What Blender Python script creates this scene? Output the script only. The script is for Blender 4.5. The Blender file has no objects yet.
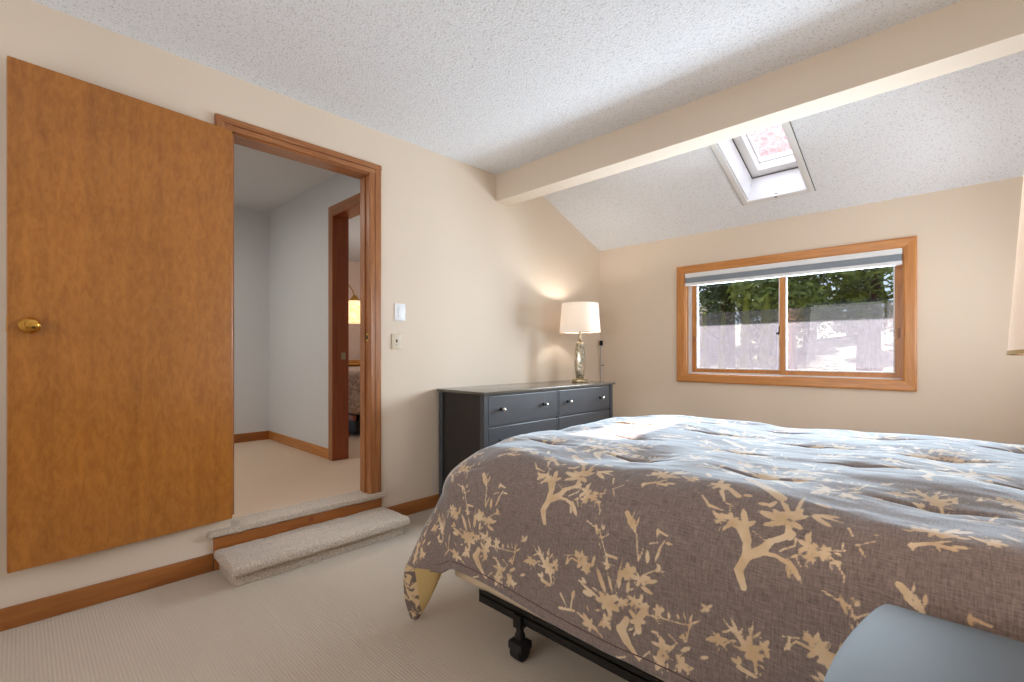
import bpy, bmesh, math, random
import numpy as np
from mathutils import Vector, Matrix, noise
random.seed(7)
C = bpy.context.scene.collection
sc = bpy.context.scene
PI = math.pi

# ------------------------------------------------------------------ camera, world, sun, large lights, exposure
cd = bpy.data.cameras.new('camera'); cam = bpy.data.objects.new('camera', cd); C.objects.link(cam)
cam.location = (2.8, 0.0, 1.109); cam.rotation_euler = (PI/2, 0, math.radians(44.0))
cd.sensor_width = 36; cd.lens = 476/1024*36; cd.shift_y = 12.8/1024; cd.clip_start = 0.02; cd.clip_end = 200
sc.camera = cam
w = bpy.data.worlds.new('sky'); sc.world = w; w.use_nodes = True
bg = w.node_tree.nodes['Background']; bg.inputs[0].default_value = (0.72, 0.85, 1.0, 1); bg.inputs[1].default_value = 1.05
sc.view_settings.view_transform = 'Standard'; sc.view_settings.look = 'None'
sc.view_settings.gamma = 1; sc.view_settings.use_curve_mapping = False; sc.view_settings.exposure = 0.0
sc.cycles.use_denoising = True; sc.cycles.max_bounces = 10; sc.cycles.diffuse_bounces = 6
sc.cycles.transparent_max_bounces = 24; sc.cycles.caustics_reflective = False; sc.cycles.caustics_refractive = False
sc.cycles.sample_clamp_indirect = 6.0

def light(name, kind, loc, energy, color, size=None, size_y=None, direction=None, radius=None):
    l = bpy.data.lights.new(name, kind); o = bpy.data.objects.new(name, l); C.objects.link(o)
    l.energy = energy; l.color = color; o.location = loc
    if kind == 'AREA':
        l.size = size
        if size_y: l.shape = 'RECTANGLE'; l.size_y = size_y
    if radius is not None: l.shadow_soft_size = radius
    if direction is not None: o.rotation_euler = Vector(direction).to_track_quat('-Z', 'Y').to_euler()
    return o
YF_ = 4.219
sun = light('sun', 'SUN', (1.0, 12, 14), 24.0, (1.0, 0.95, 0.86), direction=(-0.13, -1.22, -1.68)); sun.data.angle = 0.01
# added rear and side fill lights; daylight through the skylight and the far window
light('rear_fill_light', 'AREA', (1.75, -1.72, 1.45), 38, (1.0, 0.97, 0.94), 2.3, 1.25, (0, 1.0, 0.38))
light('daylight_skylight', 'AREA', (1.75, 3.70, 3.02), 16, (0.66, 0.84, 1.0), 0.46, 0.8, (0, -0.36, -0.93))
light('side_fill_light', 'AREA', (3.40, 3.40, 1.42), 15, (0.95, 0.97, 1.0), 0.72, 0.85, (-1, 0, 0.3))
light('daylight_far_window', 'AREA', (1.69, YF_ + 0.128, 1.36), 106, (0.78, 0.89, 1.0), 1.42, 0.70, (0, -1, 0.0))

# ------------------------------------------------------------------ materials
M = {}
def lin(c):
    return tuple(((v/255)/12.92 if v/255 <= 0.04045 else ((v/255+0.055)/1.055)**2.4) for v in c)
def new_mat(name):
    m = bpy.data.materials.new(name); m.use_nodes = True; M[name] = m
    return m, m.node_tree, m.node_tree.nodes['Principled BSDF']
def coords(nt, scale=(1, 1, 1), rot=(0, 0, 0), kind='Object'):
    tc = nt.nodes.new('ShaderNodeTexCoord'); mp = nt.nodes.new('ShaderNodeMapping')
    mp.inputs['Scale'].default_value = scale; mp.inputs['Rotation'].default_value = rot
    nt.links.new(tc.outputs[kind], mp.inputs['Vector']); return mp.outputs[0]
def noise_tex(nt, vec, scale, detail=3, rough=0.5, dist=0.0):
    n = nt.nodes.new('ShaderNodeTexNoise'); n.inputs['Scale'].default_value = scale
    n.inputs['Detail'].default_value = detail; n.inputs['Roughness'].default_value = rough
    n.inputs['Distortion'].default_value = dist
    nt.links.new(vec, n.inputs['Vector']); return n.outputs['Fac']
def ramp(nt, fac, stops):
    r = nt.nodes.new('ShaderNodeValToRGB'); e = r.color_ramp.elements
    while len(e) < len(stops): e.new(0.5)
    for k, (p, c) in enumerate(stops): e[k].position = p; e[k].color = (*c, 1)
    nt.links.new(fac, r.inputs[0]); return r.outputs[0]
def bump(nt, bsdf, height, strength, dist, prev=None):
    b = nt.nodes.new('ShaderNodeBump'); b.inputs['Strength'].default_value = strength
    b.inputs['Distance'].default_value = dist
    nt.links.new(height, b.inputs['Height'])
    if prev is not None: nt.links.new(prev, b.inputs['Normal'])
    nt.links.new(b.outputs[0], bsdf.inputs['Normal']); return b.outputs[0]
def mixc(nt, fac, a, b, mode='MIX'):
    m = nt.nodes.new('ShaderNodeMix'); m.data_type = 'RGBA'; m.blend_type = mode
    for s, v in ((0, fac), (6, a), (7, b)):
        if hasattr(v, 'is_linked') or hasattr(v, 'links'): nt.links.new(v, m.inputs[s])
        elif isinstance(v, tuple): m.inputs[s].default_value = (*v, 1)
        else: m.inputs[s].default_value = v
    return m.outputs[2]
def math_n(nt, op, a, b=None, clamp=False):
    m = nt.nodes.new('ShaderNodeMath'); m.operation = op; m.use_clamp = clamp
    for k, v in enumerate((a, b)):
        if v is None: continue
        if isinstance(v, (int, float)): m.inputs[k].default_value = v
        else: nt.links.new(v, m.inputs[k])
    return m.outputs[0]
def plain(name, col, rough=0.5, metal=0.0, var=0.06, vscale=6.0, bmp=0.0, bscale=60, **kw):
    m, nt, b = new_mat(name); c = lin(col)
    v = coords(nt)
    n = noise_tex(nt, v, vscale, 3)
    lo = tuple(x*(1-var) for x in c); hi = tuple(min(1, x*(1+var)) for x in c)
    nt.links.new(ramp(nt, n, [(0.3, lo), (0.7, hi)]), b.inputs['Base Color'])
    b.inputs['Roughness'].default_value = rough; b.inputs['Metallic'].default_value = metal
    for k, x in kw.items(): b.inputs[k].default_value = x
    if bmp: bump(nt, b, noise_tex(nt, v, bscale, 4), bmp, 0.002)
    return m
plain('wall_paint', (223, 208, 190), 0.75, var=0.012, vscale=2, bmp=0.12, bscale=160)
plain('beam_paint', (222, 208, 191), 0.75, var=0.012, vscale=2, bmp=0.12, bscale=160)
plain('hall_paint', (214, 216, 218), 0.75, var=0.012, vscale=2, bmp=0.12, bscale=160)
plain('peach_paint', (226, 205, 192), 0.75, var=0.012, vscale=2)
plain('white_paint', (238, 238, 236), 0.35, var=0.01)
plain('exterior_paint', (150, 130, 128), 0.8, var=0.05)
def popcorn():
    m, nt, b = new_mat('popcorn'); v = coords(nt)
    vo = nt.nodes.new('ShaderNodeTexVoronoi'); vo.inputs['Scale'].default_value = 80; nt.links.new(v, vo.inputs['Vector'])
    n = noise_tex(nt, v, 95, 4, 0.65)
    h = math_n(nt, 'SUBTRACT', n, math_n(nt, 'MULTIPLY', vo.outputs['Distance'], 0.6))
    base = lin((236, 241, 248)); pit = lin((206, 208, 212))
    n2 = noise_tex(nt, v, 115, 3, 0.6)
    nt.links.new(ramp(nt, n2, [(0.36, pit), (0.44, base)]), b.inputs['Base Color'])
    b.inputs['Roughness'].default_value = 0.9
    bump(nt, b, h, 0.5, 0.006)
popcorn()
def wood(name, dark, mid, light_, grain, rough=0.35, scale=7.0, dist=0.6, fine=0.25, coat=0.25):
    # grain: mapping scale, small along the fibres
    m, nt, b = new_mat(name); v = coords(nt, grain)
    n = noise_tex(nt, v, scale, 5, 0.6, dist)
    col = ramp(nt, n, [(0.3, lin(dark)), (0.5, lin(mid)), (0.72, lin(light_))])
    f = noise_tex(nt, coords(nt, tuple(g*9 for g in grain)), scale*2.2, 3, 0.6)
    col = mixc(nt, fine, col, ramp(nt, f, [(0.35, lin(dark)), (0.65, lin(light_))]))
    nt.links.new(col, b.inputs['Base Color']); b.inputs['Roughness'].default_value = rough
    b.inputs['Coat Weight'].default_value = coat; b.inputs['Coat Roughness'].default_value = 0.2
    bump(nt, b, f, 0.08, 0.001)
    return m
OD, OM, OL = (124, 72, 34), (156, 97, 52), (180, 124, 74)
wood('oak_upright', OD, OM, OL, (9, 9, 0.5)); wood('oak_along_y', OD, OM, OL, (9, 0.5, 9)); wood('oak_along_x', OD, OM, OL, (0.5, 9, 9))
PD, PM_, PL_ = (170, 106, 48), (194, 128, 62), (210, 148, 84)
wood('pine_upright', PD, PM_, PL_, (9, 9, 0.5)); wood('pine_along_x', PD, PM_, PL_, (0.5, 9, 9)); wood('pine_along_y', (140, 80, 30), (160, 95, 38), (178, 110, 50), (9, 0.5, 9))
wood('base_along_y', (134, 78, 28), (156, 94, 38), (172, 108, 50), (9, 0.5, 9), rough=0.4)
wood('hall_door_wood', (126, 58, 24), (146, 72, 32), (164, 88, 42), (9, 9, 0.5))
def maple():
    m, nt, b = new_mat('maple_veneer')
    v = coords(nt, (1, 1, 0.45))
    n = noise_tex(nt, v, 5.5, 6, 0.62, 1.2)
    col = ramp(nt, n, [(0.28, lin((134, 79, 24))), (0.5, lin((157, 96, 33))), (0.74, lin((174, 112, 45)))])
    st = noise_tex(nt, coords(nt, (1, 6, 0.12)), 3.0, 2)             # broad veneer strips
    col = mixc(nt, 0.45, col, ramp(nt, st, [(0.35, lin((138, 82, 22))), (0.65, lin((172, 106, 34)))]))
    fl = noise_tex(nt, coords(nt, (6, 6, 2.2)), 9, 4, 0.7, 0.6)
    col = mixc(nt, 0.30, col, ramp(nt, fl, [(0.35, lin((138, 80, 22))), (0.65, lin((200, 134, 56)))]))
    nt.links.new(col, b.inputs['Base Color']); b.inputs['Roughness'].default_value = 0.32
    b.inputs['Coat Weight'].default_value = 0.3; b.inputs['Coat Roughness'].default_value = 0.25
maple()
def carpet(name, a, c, rib=True, s=260, rs=0.35):
    m, nt, b = new_mat(name); v = coords(nt)
    n = noise_tex(nt, v, s, 3, 0.7); big = noise_tex(nt, v, 1.6, 3, 0.6)
    col = ramp(nt, n, [(0.32, lin(a)), (0.62, lin(c))])
    col = mixc(nt, math_n(nt, 'MULTIPLY', big, 0.25), col, lin(a))
    h = n
    if rib:
        wv = nt.nodes.new('ShaderNodeTexWave'); wv.bands_direction = 'Y'; wv.inputs['Scale'].default_value = 28
        wv.inputs['Distortion'].default_value = 1.2; wv.inputs['Detail'].default_value = 2; wv.inputs['Detail Scale'].default_value = 3
        nt.links.new(v, wv.inputs['Vector'])
        h = math_n(nt, 'ADD', math_n(nt, 'MULTIPLY', n, 0.6), wv.outputs['Fac'])
        col = mixc(nt, math_n(nt, 'MULTIPLY', math_n(nt, 'SUBTRACT', 1.0, wv.outputs['Fac']), rs), col, lin(tuple(x*0.72 for x in a)))
    nt.links.new(col, b.inputs['Base Color']); b.inputs['Roughness'].default_value = 0.95
    b.inputs['Sheen Weight'].default_value = 0.25
    bump(nt, b, h, 0.4, 0.003)
carpet('carpet_floor', (180, 165, 147), (210, 196, 178), rs=0.10)
carpet('carpet_step', (150, 137, 122), (216, 202, 186), rib=False, s=150)
carpet('carpet_hall', (196, 168, 140), (222, 196, 168), rib=False, s=220)
plain('dresser_paint', (66, 70, 76), 0.38, var=0.04, vscale=12, **{'Coat Weight': 0.3, 'Coat Roughness': 0.18})
plain('dresser_dark', (44, 40, 38), 0.45, var=0.05)
plain('dresser_top', (92, 88, 80), 0.22, var=0.04, **{'Coat Weight': 0.6, 'Coat Roughness': 0.1})
plain('nightstand_paint', (72, 80, 86), 0.5, var=0.03, vscale=5, **{'Specular IOR Level': 0.35})
plain('nightstand_edge', (150, 168, 182), 0.3, var=0.02)
plain('brass', (214, 168, 84), 0.14, 1.0, var=0.03)
plain('aged_brass', (172, 156, 128), 0.28, 1.0, var=0.05)
plain('chrome', (226, 226, 228), 0.12, 1.0, var=0.02)
plain('black_metal', (30, 28, 27), 0.45, 0.4, var=0.1)
plain('black_rubber', (22, 20, 19), 0.7, var=0.1)
plain('steel', (150, 150, 150), 0.35, 1.0)
plain('box_spring_cloth', (214, 190, 160), 0.9, var=0.03, vscale=30, bmp=0.2, bscale=300)
plain('mattress_cloth', (225, 218, 208), 0.9)
plain('lining_cloth', (190, 160, 104), 0.9, var=0.05, vscale=20, bmp=0.2, bscale=260)
plain('switch_white', (232, 236, 240), 0.35)
plain('switch_beige', (205, 192, 168), 0.4)
plain('outlet_dark', (60, 52, 44), 0.5)
plain('white_plastic', (228, 230, 232), 0.4, var=0.02)
plain('plate_gray', (110, 112, 115), 0.4)
plain('roof_shingle', (88, 80, 80), 0.9, var=0.2, vscale=30)
plain('bark', (66, 52, 46), 0.95, var=0.35, vscale=9, bmp=0.6, bscale=20)
def leafy(name, a, c, tr=0.35):
    m, nt, b = new_mat(name); v = coords(nt)
    n = noise_tex(nt, v, 5, 3)
    col = ramp(nt, n, [(0.35, lin(a)), (0.7, lin(c))])
    nt.links.new(col, b.inputs['Base Color']); b.inputs['Roughness'].default_value = 0.6
    t = nt.nodes.new('ShaderNodeBsdfTranslucent'); nt.links.new(col, t.inputs[0])
    mx = nt.nodes.new('ShaderNodeMixShader'); mx.inputs[0].default_value = tr
    nt.links.new(b.outputs[0], mx.inputs[1]); nt.links.new(t.outputs[0], mx.inputs[2])
    nt.links.new(mx.outputs[0], nt.nodes['Material Output'].inputs[0])
leafy('leaf_dark', (52, 66, 40), (100, 116, 66)); leafy('leaf_mid', (84, 100, 46), (146, 158, 78)); leafy('leaf_bright', (96, 110, 40), (150, 158, 76), 0.5)
leafy('lawn', (44, 48, 26), (98, 102, 54), 0.0)
plain('bank_soil', (120, 106, 92), 0.95, var=0.3, vscale=3)
plain('shed_wall', (178, 168, 164), 0.8, var=0.06)
def sheer(name, tint, refl, rough=0.02):
    # clear pane: straight-through light plus a little mirror reflection
    m, nt, b = new_mat(name); nt.nodes.remove(b)
    t = nt.nodes.new('ShaderNodeBsdfTransparent'); t.inputs[0].default_value = (*tint, 1)
    g = nt.nodes.new('ShaderNodeBsdfGlossy'); g.inputs['Roughness'].default_value = rough
    f = nt.nodes.new('ShaderNodeFresnel'); f.inputs[0].default_value = refl
    mx = nt.nodes.new('ShaderNodeMixShader'); nt.links.new(f.outputs[0], mx.inputs[0])
    nt.links.new(t.outputs[0], mx.inputs[1]); nt.links.new(g.outputs[0], mx.inputs[2])
    nt.links.new(mx.outputs[0], nt.nodes['Material Output'].inputs[0])
sheer('window_glass', (0.97, 0.98, 0.98), 1.3)
def hazy(name, col, a, c, sc_=(3, 3, 1), transl=0.7, tint=(1, 1, 1)):
    # fine mesh or dusty pane: part see-through, part scattering cloth/dust
    m, nt, b = new_mat(name); nt.nodes.remove(b)
    t = nt.nodes.new('ShaderNodeBsdfTransparent'); t.inputs[0].default_value = (*tint, 1)
    d = nt.nodes.new('ShaderNodeBsdfDiffuse'); d.inputs[0].default_value = (*lin(col), 1)
    tl = nt.nodes.new('ShaderNodeBsdfTranslucent'); tl.inputs[0].default_value = (*lin(col), 1)
    dm = nt.nodes.new('ShaderNodeMixShader'); dm.inputs[0].default_value = transl
    nt.links.new(d.outputs[0], dm.inputs[1]); nt.links.new(tl.outputs[0], dm.inputs[2])
    n = noise_tex(nt, coords(nt, sc_), 9, 6, 0.75)
    r = nt.nodes.new('ShaderNodeMapRange'); r.inputs['From Min'].default_value = 0.3; r.inputs['From Max'].default_value = 0.7
    r.inputs['To Min'].default_value = a; r.inputs['To Max'].default_value = c
    nt.links.new(n, r.inputs[0])
    mx = nt.nodes.new('ShaderNodeMixShader'); nt.links.new(r.outputs[0], mx.inputs[0])
    nt.links.new(t.outputs[0], mx.inputs[1]); nt.links.new(dm.outputs[0], mx.inputs[2])
    nt.links.new(mx.outputs[0], nt.nodes['Material Output'].inputs[0])
hazy('insect_mesh', (168, 162, 178), 0.18, 0.48, (9, 9, 2.2))
hazy('skylight_glass', (184, 160, 164), 0.07, 0.30, (3, 3, 3), tint=(0.90, 0.845, 0.855))
def shade_mat(name, col, tr, emit=None):
    m, nt, b = new_mat(name)
    v = coords(nt, (1, 1, 1)); n = noise_tex(nt, v, 260, 2)
    c = lin(col); colr = ramp(nt, n, [(0.3, tuple(x*0.95 for x in c)), (0.7, c)])
    nt.links.new(colr, b.inputs['Base Color']); b.inputs['Roughness'].default_value = 0.9
    t = nt.nodes.new('ShaderNodeBsdfTranslucent'); nt.links.new(colr, t.inputs[0])
    mx = nt.nodes.new('ShaderNodeMixShader'); mx.inputs[0].default_value = tr
    nt.links.new(b.outputs[0], mx.inputs[1]); nt.links.new(t.outputs[0], mx.inputs[2])
    nt.links.new(mx.outputs[0], nt.nodes['Material Output'].inputs[0])
shade_mat('lamp_linen', (255, 250, 245), 0.5)
def emis(name, col, s):
    m, nt, b = new_mat(name); b.inputs['Base Color'].default_value = (*lin(col), 1)
    n = noise_tex(nt, coords(nt), 14, 4, 0.7, 1.5)
    nt.links.new(ramp(nt, n, [(0.35, lin((226, 160, 84))), (0.6, lin(col))]), b.inputs['Emission Color']); b.inputs['Emission Strength'].default_value = s
emis('alabaster_glow', (255, 226, 176), 1.3); emis('bulb_glow', (255, 236, 205), 6.0)
def mercury():
    m, nt, b = new_mat('mercury_glass'); v = coords(nt)
    n = noise_tex(nt, v, 55, 4, 0.7)
    nt.links.new(ramp(nt, n, [(0.35, lin((128, 118, 98))), (0.6, lin((222, 214, 196)))]), b.inputs['Base Color'])
    b.inputs['Metallic'].default_value = 0.9; b.inputs['Roughness'].default_value = 0.16
mercury()
def floral_small():
    m, nt, b = new_mat('floral_cover'); v = coords(nt)
    n = noise_tex(nt, v, 12, 3, 0.6, 1.0)
    nt.links.new(ramp(nt, n, [(0.46, lin((206, 184, 168))), (0.5, lin((150, 112, 104))), (0.56, lin((206, 186, 166)))]), b.inputs['Base Color'])
    b.inputs['Roughness'].default_value = 0.9
floral_small()
def comforter_mat():
    m, nt, b = new_mat('comforter_cloth')
    at = nt.nodes.new('ShaderNodeAttribute'); at.attribute_name = 'print'
    uvn = nt.nodes.new('ShaderNodeAttribute'); uvn.attribute_name = 'cloth'
    def mp(s):
        q = nt.nodes.new('ShaderNodeMapping'); q.inputs['Scale'].default_value = s; nt.links.new(uvn.outputs['Vector'], q.inputs[0]); return q.outputs[0]
    wx = noise_tex(nt, mp((30, 260, 1)), 1, 3, 0.7); wy = noise_tex(nt, mp((260, 30, 1)), 1, 3, 0.7)
    wv = math_n(nt, 'MULTIPLY', math_n(nt, 'ADD', wx, wy), 0.5)
    edge = noise_tex(nt, mp((120, 120, 1)), 1, 2)
    s = math_n(nt, 'ADD', at.outputs['Fac'], math_n(nt, 'MULTIPLY', math_n(nt, 'SUBTRACT', edge, 0.5), 0.004))
    r = nt.nodes.new('ShaderNodeMapRange'); r.inputs['From Min'].default_value = 0.0008; r.inputs['From Max'].default_value = -0.0012
    nt.links.new(s, r.inputs[0])
    ground = ramp(nt, wv, [(0.36, lin((96, 82, 77))), (0.62, lin((145, 128, 120)))])
    tone = noise_tex(nt, mp((14, 14, 1)), 1, 2)
    pr_ = ramp(nt, tone, [(0.35, lin((206, 174, 134))), (0.65, lin((228, 204, 170)))])
    nt.links.new(mixc(nt, math_n(nt, 'MULTIPLY', r.outputs[0], 0.93), ground, pr_), b.inputs['Base Color'])
    b.inputs['Roughness'].default_value = 0.85
    b.inputs['Sheen Tint'].default_value = (0.72, 0.87, 1.0, 1); b.inputs['Sheen Weight'].default_value = 0.8; b.inputs['Sheen Roughness'].default_value = 0.4  # blue of the sky light on the bed top is put into the sheen colour
    bump(nt, b, wv, 0.2, 0.0015)
comforter_mat()

# ------------------------------------------------------------------ helpers
def bx(bm, x0, x1, y0, y1, z0, z1, bev=0.0, seg=2):
    r = bmesh.ops.create_cube(bm, size=1.0)
    vs = r['verts']
    for v in vs: v.co = Vector(((x0+x1)/2+v.co.x*(x1-x0), (y0+y1)/2+v.co.y*(y1-y0), (z0+z1)/2+v.co.z*(z1-z0)))
    if bev > 0:
        es = list({e for v in vs for e in v.link_edges})
        bmesh.ops.bevel(bm, geom=es, offset=bev, segments=seg, affect='EDGES', profile=0.6)
    return bm
def box(*a, **k): return bx(bmesh.new(), *a, **k)
def boxes(lst, bev=0.0):
    bm = bmesh.new()
    for b in lst: bx(bm, *b, bev=bev)
    return bm
def lathe(bm, prof, c=(0, 0, 0), n=40, cap=True, axis='z', facets=None):
    rings = []
    for (r, z) in prof:
        ring = []
        for k in range(n):
            a = 2*PI*k/n
            p = (r*math.cos(a), r*math.sin(a), z)
            if axis == 'x': p = (z, r*math.cos(a), r*math.sin(a))
            ring.append(bm.verts.new((c[0]+p[0], c[1]+p[1], c[2]+p[2])))
        rings.append(ring)
    for a, b in zip(rings, rings[1:]):
        for k in range(n): bm.faces.new((a[k], a[(k+1) % n], b[(k+1) % n], b[k]))
    if cap: bm.faces.new(list(reversed(rings[0]))); bm.faces.new(rings[-1])
    return bm
def tube(bm, pts, r, n=10):
    pts = [Vector(p) for p in pts]; rings = []
    rs = r if isinstance(r, (list, tuple)) else [r]*len(pts)
    for i, p in enumerate(pts):
        d = (pts[min(i+1, len(pts)-1)]-pts[max(i-1, 0)]).normalized()
        u = d.cross(Vector((0, 0, 1)) if abs(d.z) < 0.9 else Vector((1, 0, 0))).normalized(); v = d.cross(u)
        rings.append([bm.verts.new(p+(u*math.cos(2*PI*k/n)+v*math.sin(2*PI*k/n))*rs[i]) for k in range(n)])
    for a, b in zip(rings, rings[1:]):
        for k in range(n): bm.faces.new((a[k], a[(k+1) % n], b[(k+1) % n], b[k]))
    bm.faces.new(rings[0]); bm.faces.new(list(reversed(rings[-1])))
    return bm
def prism(bm, outline, z0, z1, bev=0.0):
    lo = [bm.verts.new((x, y, z0)) for x, y in outline]; hi = [bm.verts.new((x, y, z1)) for x, y in outline]
    n = len(outline); fs = [bm.faces.new(list(reversed(lo))), bm.faces.new(hi)]
    for k in range(n): fs.append(bm.faces.new((lo[k], lo[(k+1) % n], hi[(k+1) % n], hi[k])))
    if bev: bmesh.ops.bevel(bm, geom=list(fs[0].edges)+list(fs[1].edges), offset=bev, segments=3, affect='EDGES', profile=0.6)
    return bm
def wloc(o):
    p = Vector((0, 0, 0))
    while o is not None: p += o.location; o = o.parent
    return p
def obj(name, bm, m, parent=None, smooth=False, local=False, weighted=True):
    """one mesh object; geometry is given in place, stored relative to the parent"""
    bmesh.ops.recalc_face_normals(bm, faces=bm.faces)
    if parent is not None and not local: bmesh.ops.translate(bm, verts=bm.verts, vec=-wloc(parent))
    me = bpy.data.meshes.new(name); bm.to_mesh(me); bm.free()
    if smooth:
        for p in me.polygons: p.use_smooth = True
        me.set_sharp_from_angle(angle=math.radians(38))
    o = bpy.data.objects.new(name, me); C.objects.link(o); o.data.materials.append(M[m])
    if parent is not None: o.parent = parent
    return o
def thing(name, label, cat, loc=(0, 0, 0), group=None):
    o = bpy.data.objects.new(name, None); C.objects.link(o); o.location = loc; o.empty_display_size = 0.05
    o['label'] = label; o['category'] = cat
    if group: o['group'] = group
    return o
def tag(o, label, cat, group=None, kind=None):
    o['label'] = label; o['category'] = cat
    if group: o['group'] = group
    if kind: o['kind'] = kind
    return o
def struct(name, bm, m, label, cat, smooth=False):
    o = obj(name, bm, m, smooth=smooth); return tag(o, label, cat, kind='structure')
def struct_root(name, label, cat, loc):
    o = thing(name, label, cat, loc); o['kind'] = 'structure'; return o
def copy_tree(o, parent=None):
    c = o.copy(); C.objects.link(c); c.parent = parent
    for ch in list(o.children): copy_tree(ch, c)
    return c

# ------------------------------------------------------------------ room shell
YF = 4.219                    # far (window) wall
TH = math.atan(0.39); cT, sT = math.cos(TH), math.sin(TH)
XR, YN = 3.35, -1.6
D0, D1, DZ = 0.772, 1.588, 2.280          # doorway in the left wall
LZ = 0.20                                 # raised hall floor
struct('floor', box(-0.01, XR+0.1, YN-0.1, YF+0.1, -0.1, 0.0), 'carpet_floor', 'beige ribbed wall-to-wall carpet of the bedroom', 'floor')
struct('wall_left', boxes([(-0.12, 0, YN-0.1, D0, -0.1, 3.2), (-0.12, 0, D1, YF+0.15, -0.1, 2.95), (-0.12, 0, D0, D1, DZ, 3.2), (-0.12, 0, D0, D1, -0.1, LZ-0.03)]),
       'wall_paint', 'cream painted wall with the raised doorway', 'wall')
WX0, WX1, WZ0, WZ1 = 0.915, 2.466, 0.915, 1.838
struct('wall_far', boxes([(-0.12, WX0, YF, YF+0.15, -0.1, 2.2), (WX1, XR+0.12, YF, YF+0.15, -0.1, 2.2), (WX0, WX1, YF, YF+0.15, -0.1, WZ0), (WX0, WX1, YF, YF+0.15, WZ1, 2.2)]),
       'wall_paint', 'cream painted low wall with the wooden slider window', 'wall')
struct('wall_right', boxes([(XR, XR+0.12, YN-0.1, 3.0, -0.1, 3.3), (XR, XR+0.12, 3.8, YF+0.15, -0.1, 3.3), (XR, XR+0.12, 3.0, 3.8, -0.1, 0.95), (XR, XR+0.12, 3.0, 3.8, 1.9, 3.3)]), 'wall_paint', 'cream wall at the head of the bed', 'wall')
struct('wall_near', boxes([(-0.12, 0.5, YN-0.15, YN, -0.1, 2.8), (3.0, XR+0.12, YN-0.15, YN, -0.1, 2.8), (0.5, 3.0, YN-0.15, YN, -0.1, 0.8), (0.5, 3.0, YN-0.15, YN, 2.1, 2.8)]),
       'wall_paint', 'cream wall with an added wide window behind the camera', 'wall')
struct('ceiling', box(-0.12, XR+0.12, YN-0.15, 2.72, 2.571, 2.70), 'popcorn', 'flat popcorn textured ceiling in front of the beam', 'ceiling')
struct('ceiling_beam', box(0.0, XR, 2.712, 2.868, 2.355, 3.3), 'beam_paint', 'boxed cream beam crossing the ceiling', 'beam')
def slopeP(x, s, n): return Vector((x, YF - s*cT + n*sT, 2.184 + s*sT + n*cT))
def sbox(bm, x0, x1, s0, s1, n0, n1, bev=0.0):
    t = bmesh.new(); bx(t, x0, x1, s0, s1, n0, n1, bev)
    mp = {}
    for v in t.verts: mp[v] = bm.verts.new(slopeP(*v.co))
    for f in t.faces: bm.faces.new([mp[v] for v in f.verts])
    t.free(); return bm
SX0, SX1, SS0, SS1 = 1.545, 1.955, 0.295, 1.23
bm = bmesh.new()
for a in [(-0.12, SX0, 0, 1.62), (SX1, XR+0.12, 0, 1.62), (SX0, SX1, 0, SS0), (SX0, SX1, SS1, 1.62)]: sbox(bm, *a, 0.0, 0.26)
struct('ceiling_slope', bm, 'popcorn', 'sloped popcorn textured ceiling with the skylight', 'ceiling')
bm = bmesh.new()
for a in [(-0.6, SX0, -0.68, 1.7), (SX1, XR+0.6, -0.68, 1.7), (SX0, SX1, -0.68, SS0), (SX0, SX1, SS1, 1.7)]: sbox(bm, *a, 0.265, 0.34)
struct('roof', bm, 'roof_shingle', 'shingled roof slope with its eave over the window', 'roof')
# baseboards
def baseboard(name, x0, x1, y0, y1, z0, m, label, h=0.088):
    bm = bmesh.new(); bx(bm, x0, x1, y0, y1, z0, z0+h, bev=0.004); struct(name, bm, m, label, 'baseboard', True)
baseboard('baseboard_left', 0.0, 0.016, YN, 0.688, 0, 'base_along_y', 'wooden baseboard under the open door')
baseboard('baseboard_left_rear', 0.0, 0.016, 1.665, YF-0.018, 0, 'base_along_y', 'wooden baseboard running behind the dresser')
baseboard('baseboard_far', 0.0, XR, YF-0.016, YF, 0, 'pine_along_x', 'wooden baseboard under the window')
baseboard('baseboard_right', XR-0.016, XR, YN, YF-0.02, 0, 'base_along_y', 'wooden baseboard behind the head of the bed')
baseboard('baseboard_near', 0.02, XR-0.02, YN, YN+0.016, 0, 'pine_along_x', 'wooden baseboard behind the camera')

# ------------------------------------------------------------------ doorway trim, landing, step
def casing_v(bm, x0, x1, y0, y1, z0, z1, side):
    """moulded upright casing on the left wall; side=+1: inner edge at y0"""
    w_ = y1-y0
    prof = [(0, 0.010), (0.12, 0.016), (0.42, 0.016), (0.46, 0.012), (0.52, 0.019), (0.9, 0.021), (1.0, 0.017)]
    for (a, h), (b, h2) in zip(prof, prof[1:]):
        ya, yb = (y0+a*w_, y0+b*w_) if side > 0 else (y1-a*w_, y1-b*w_)
        q = [(x0, ya), (x0+h, ya), (x0+h2, yb), (x0, yb)]
        prism(bm, q, z0, z1)
tr = struct_root('trim_1', 'oak door casing and jamb around the raised doorway', 'door frame', (0, 1.17, LZ))
bm = bmesh.new(); casing_v(bm, 0.0, 0, 1.566, 1.648, LZ+0.005, DZ+0.060, 1); obj('side_casing', bm, 'oak_upright', tr)
bm = bmesh.new(); casing_v(bm, 0.0, 0, 0.698, D0+0.006, LZ+0.062, DZ+0.060, -1); obj('side_casing', bm, 'oak_upright', tr)
bm = bmesh.new()
for a, b, h in [(0, 0.42, 0.016), (0.42, 0.5, 0.011), (0.5, 1.0, 0.020)]:
    zz = DZ-0.006; bx(bm, 0.0, h+0.0006, 0.696, 1.650, zz+a*0.066, zz+b*0.066, bev=0.002)
obj('head_casing', bm, 'oak_along_y', tr)
obj('jamb', box(-0.119, 0.002, D1-0.016, D1, LZ, DZ), 'oak_upright', tr)
obj('jamb', box(-0.119, 0.002, D0, D0+0.016, LZ+0.062, DZ), 'oak_upright', tr)
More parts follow.
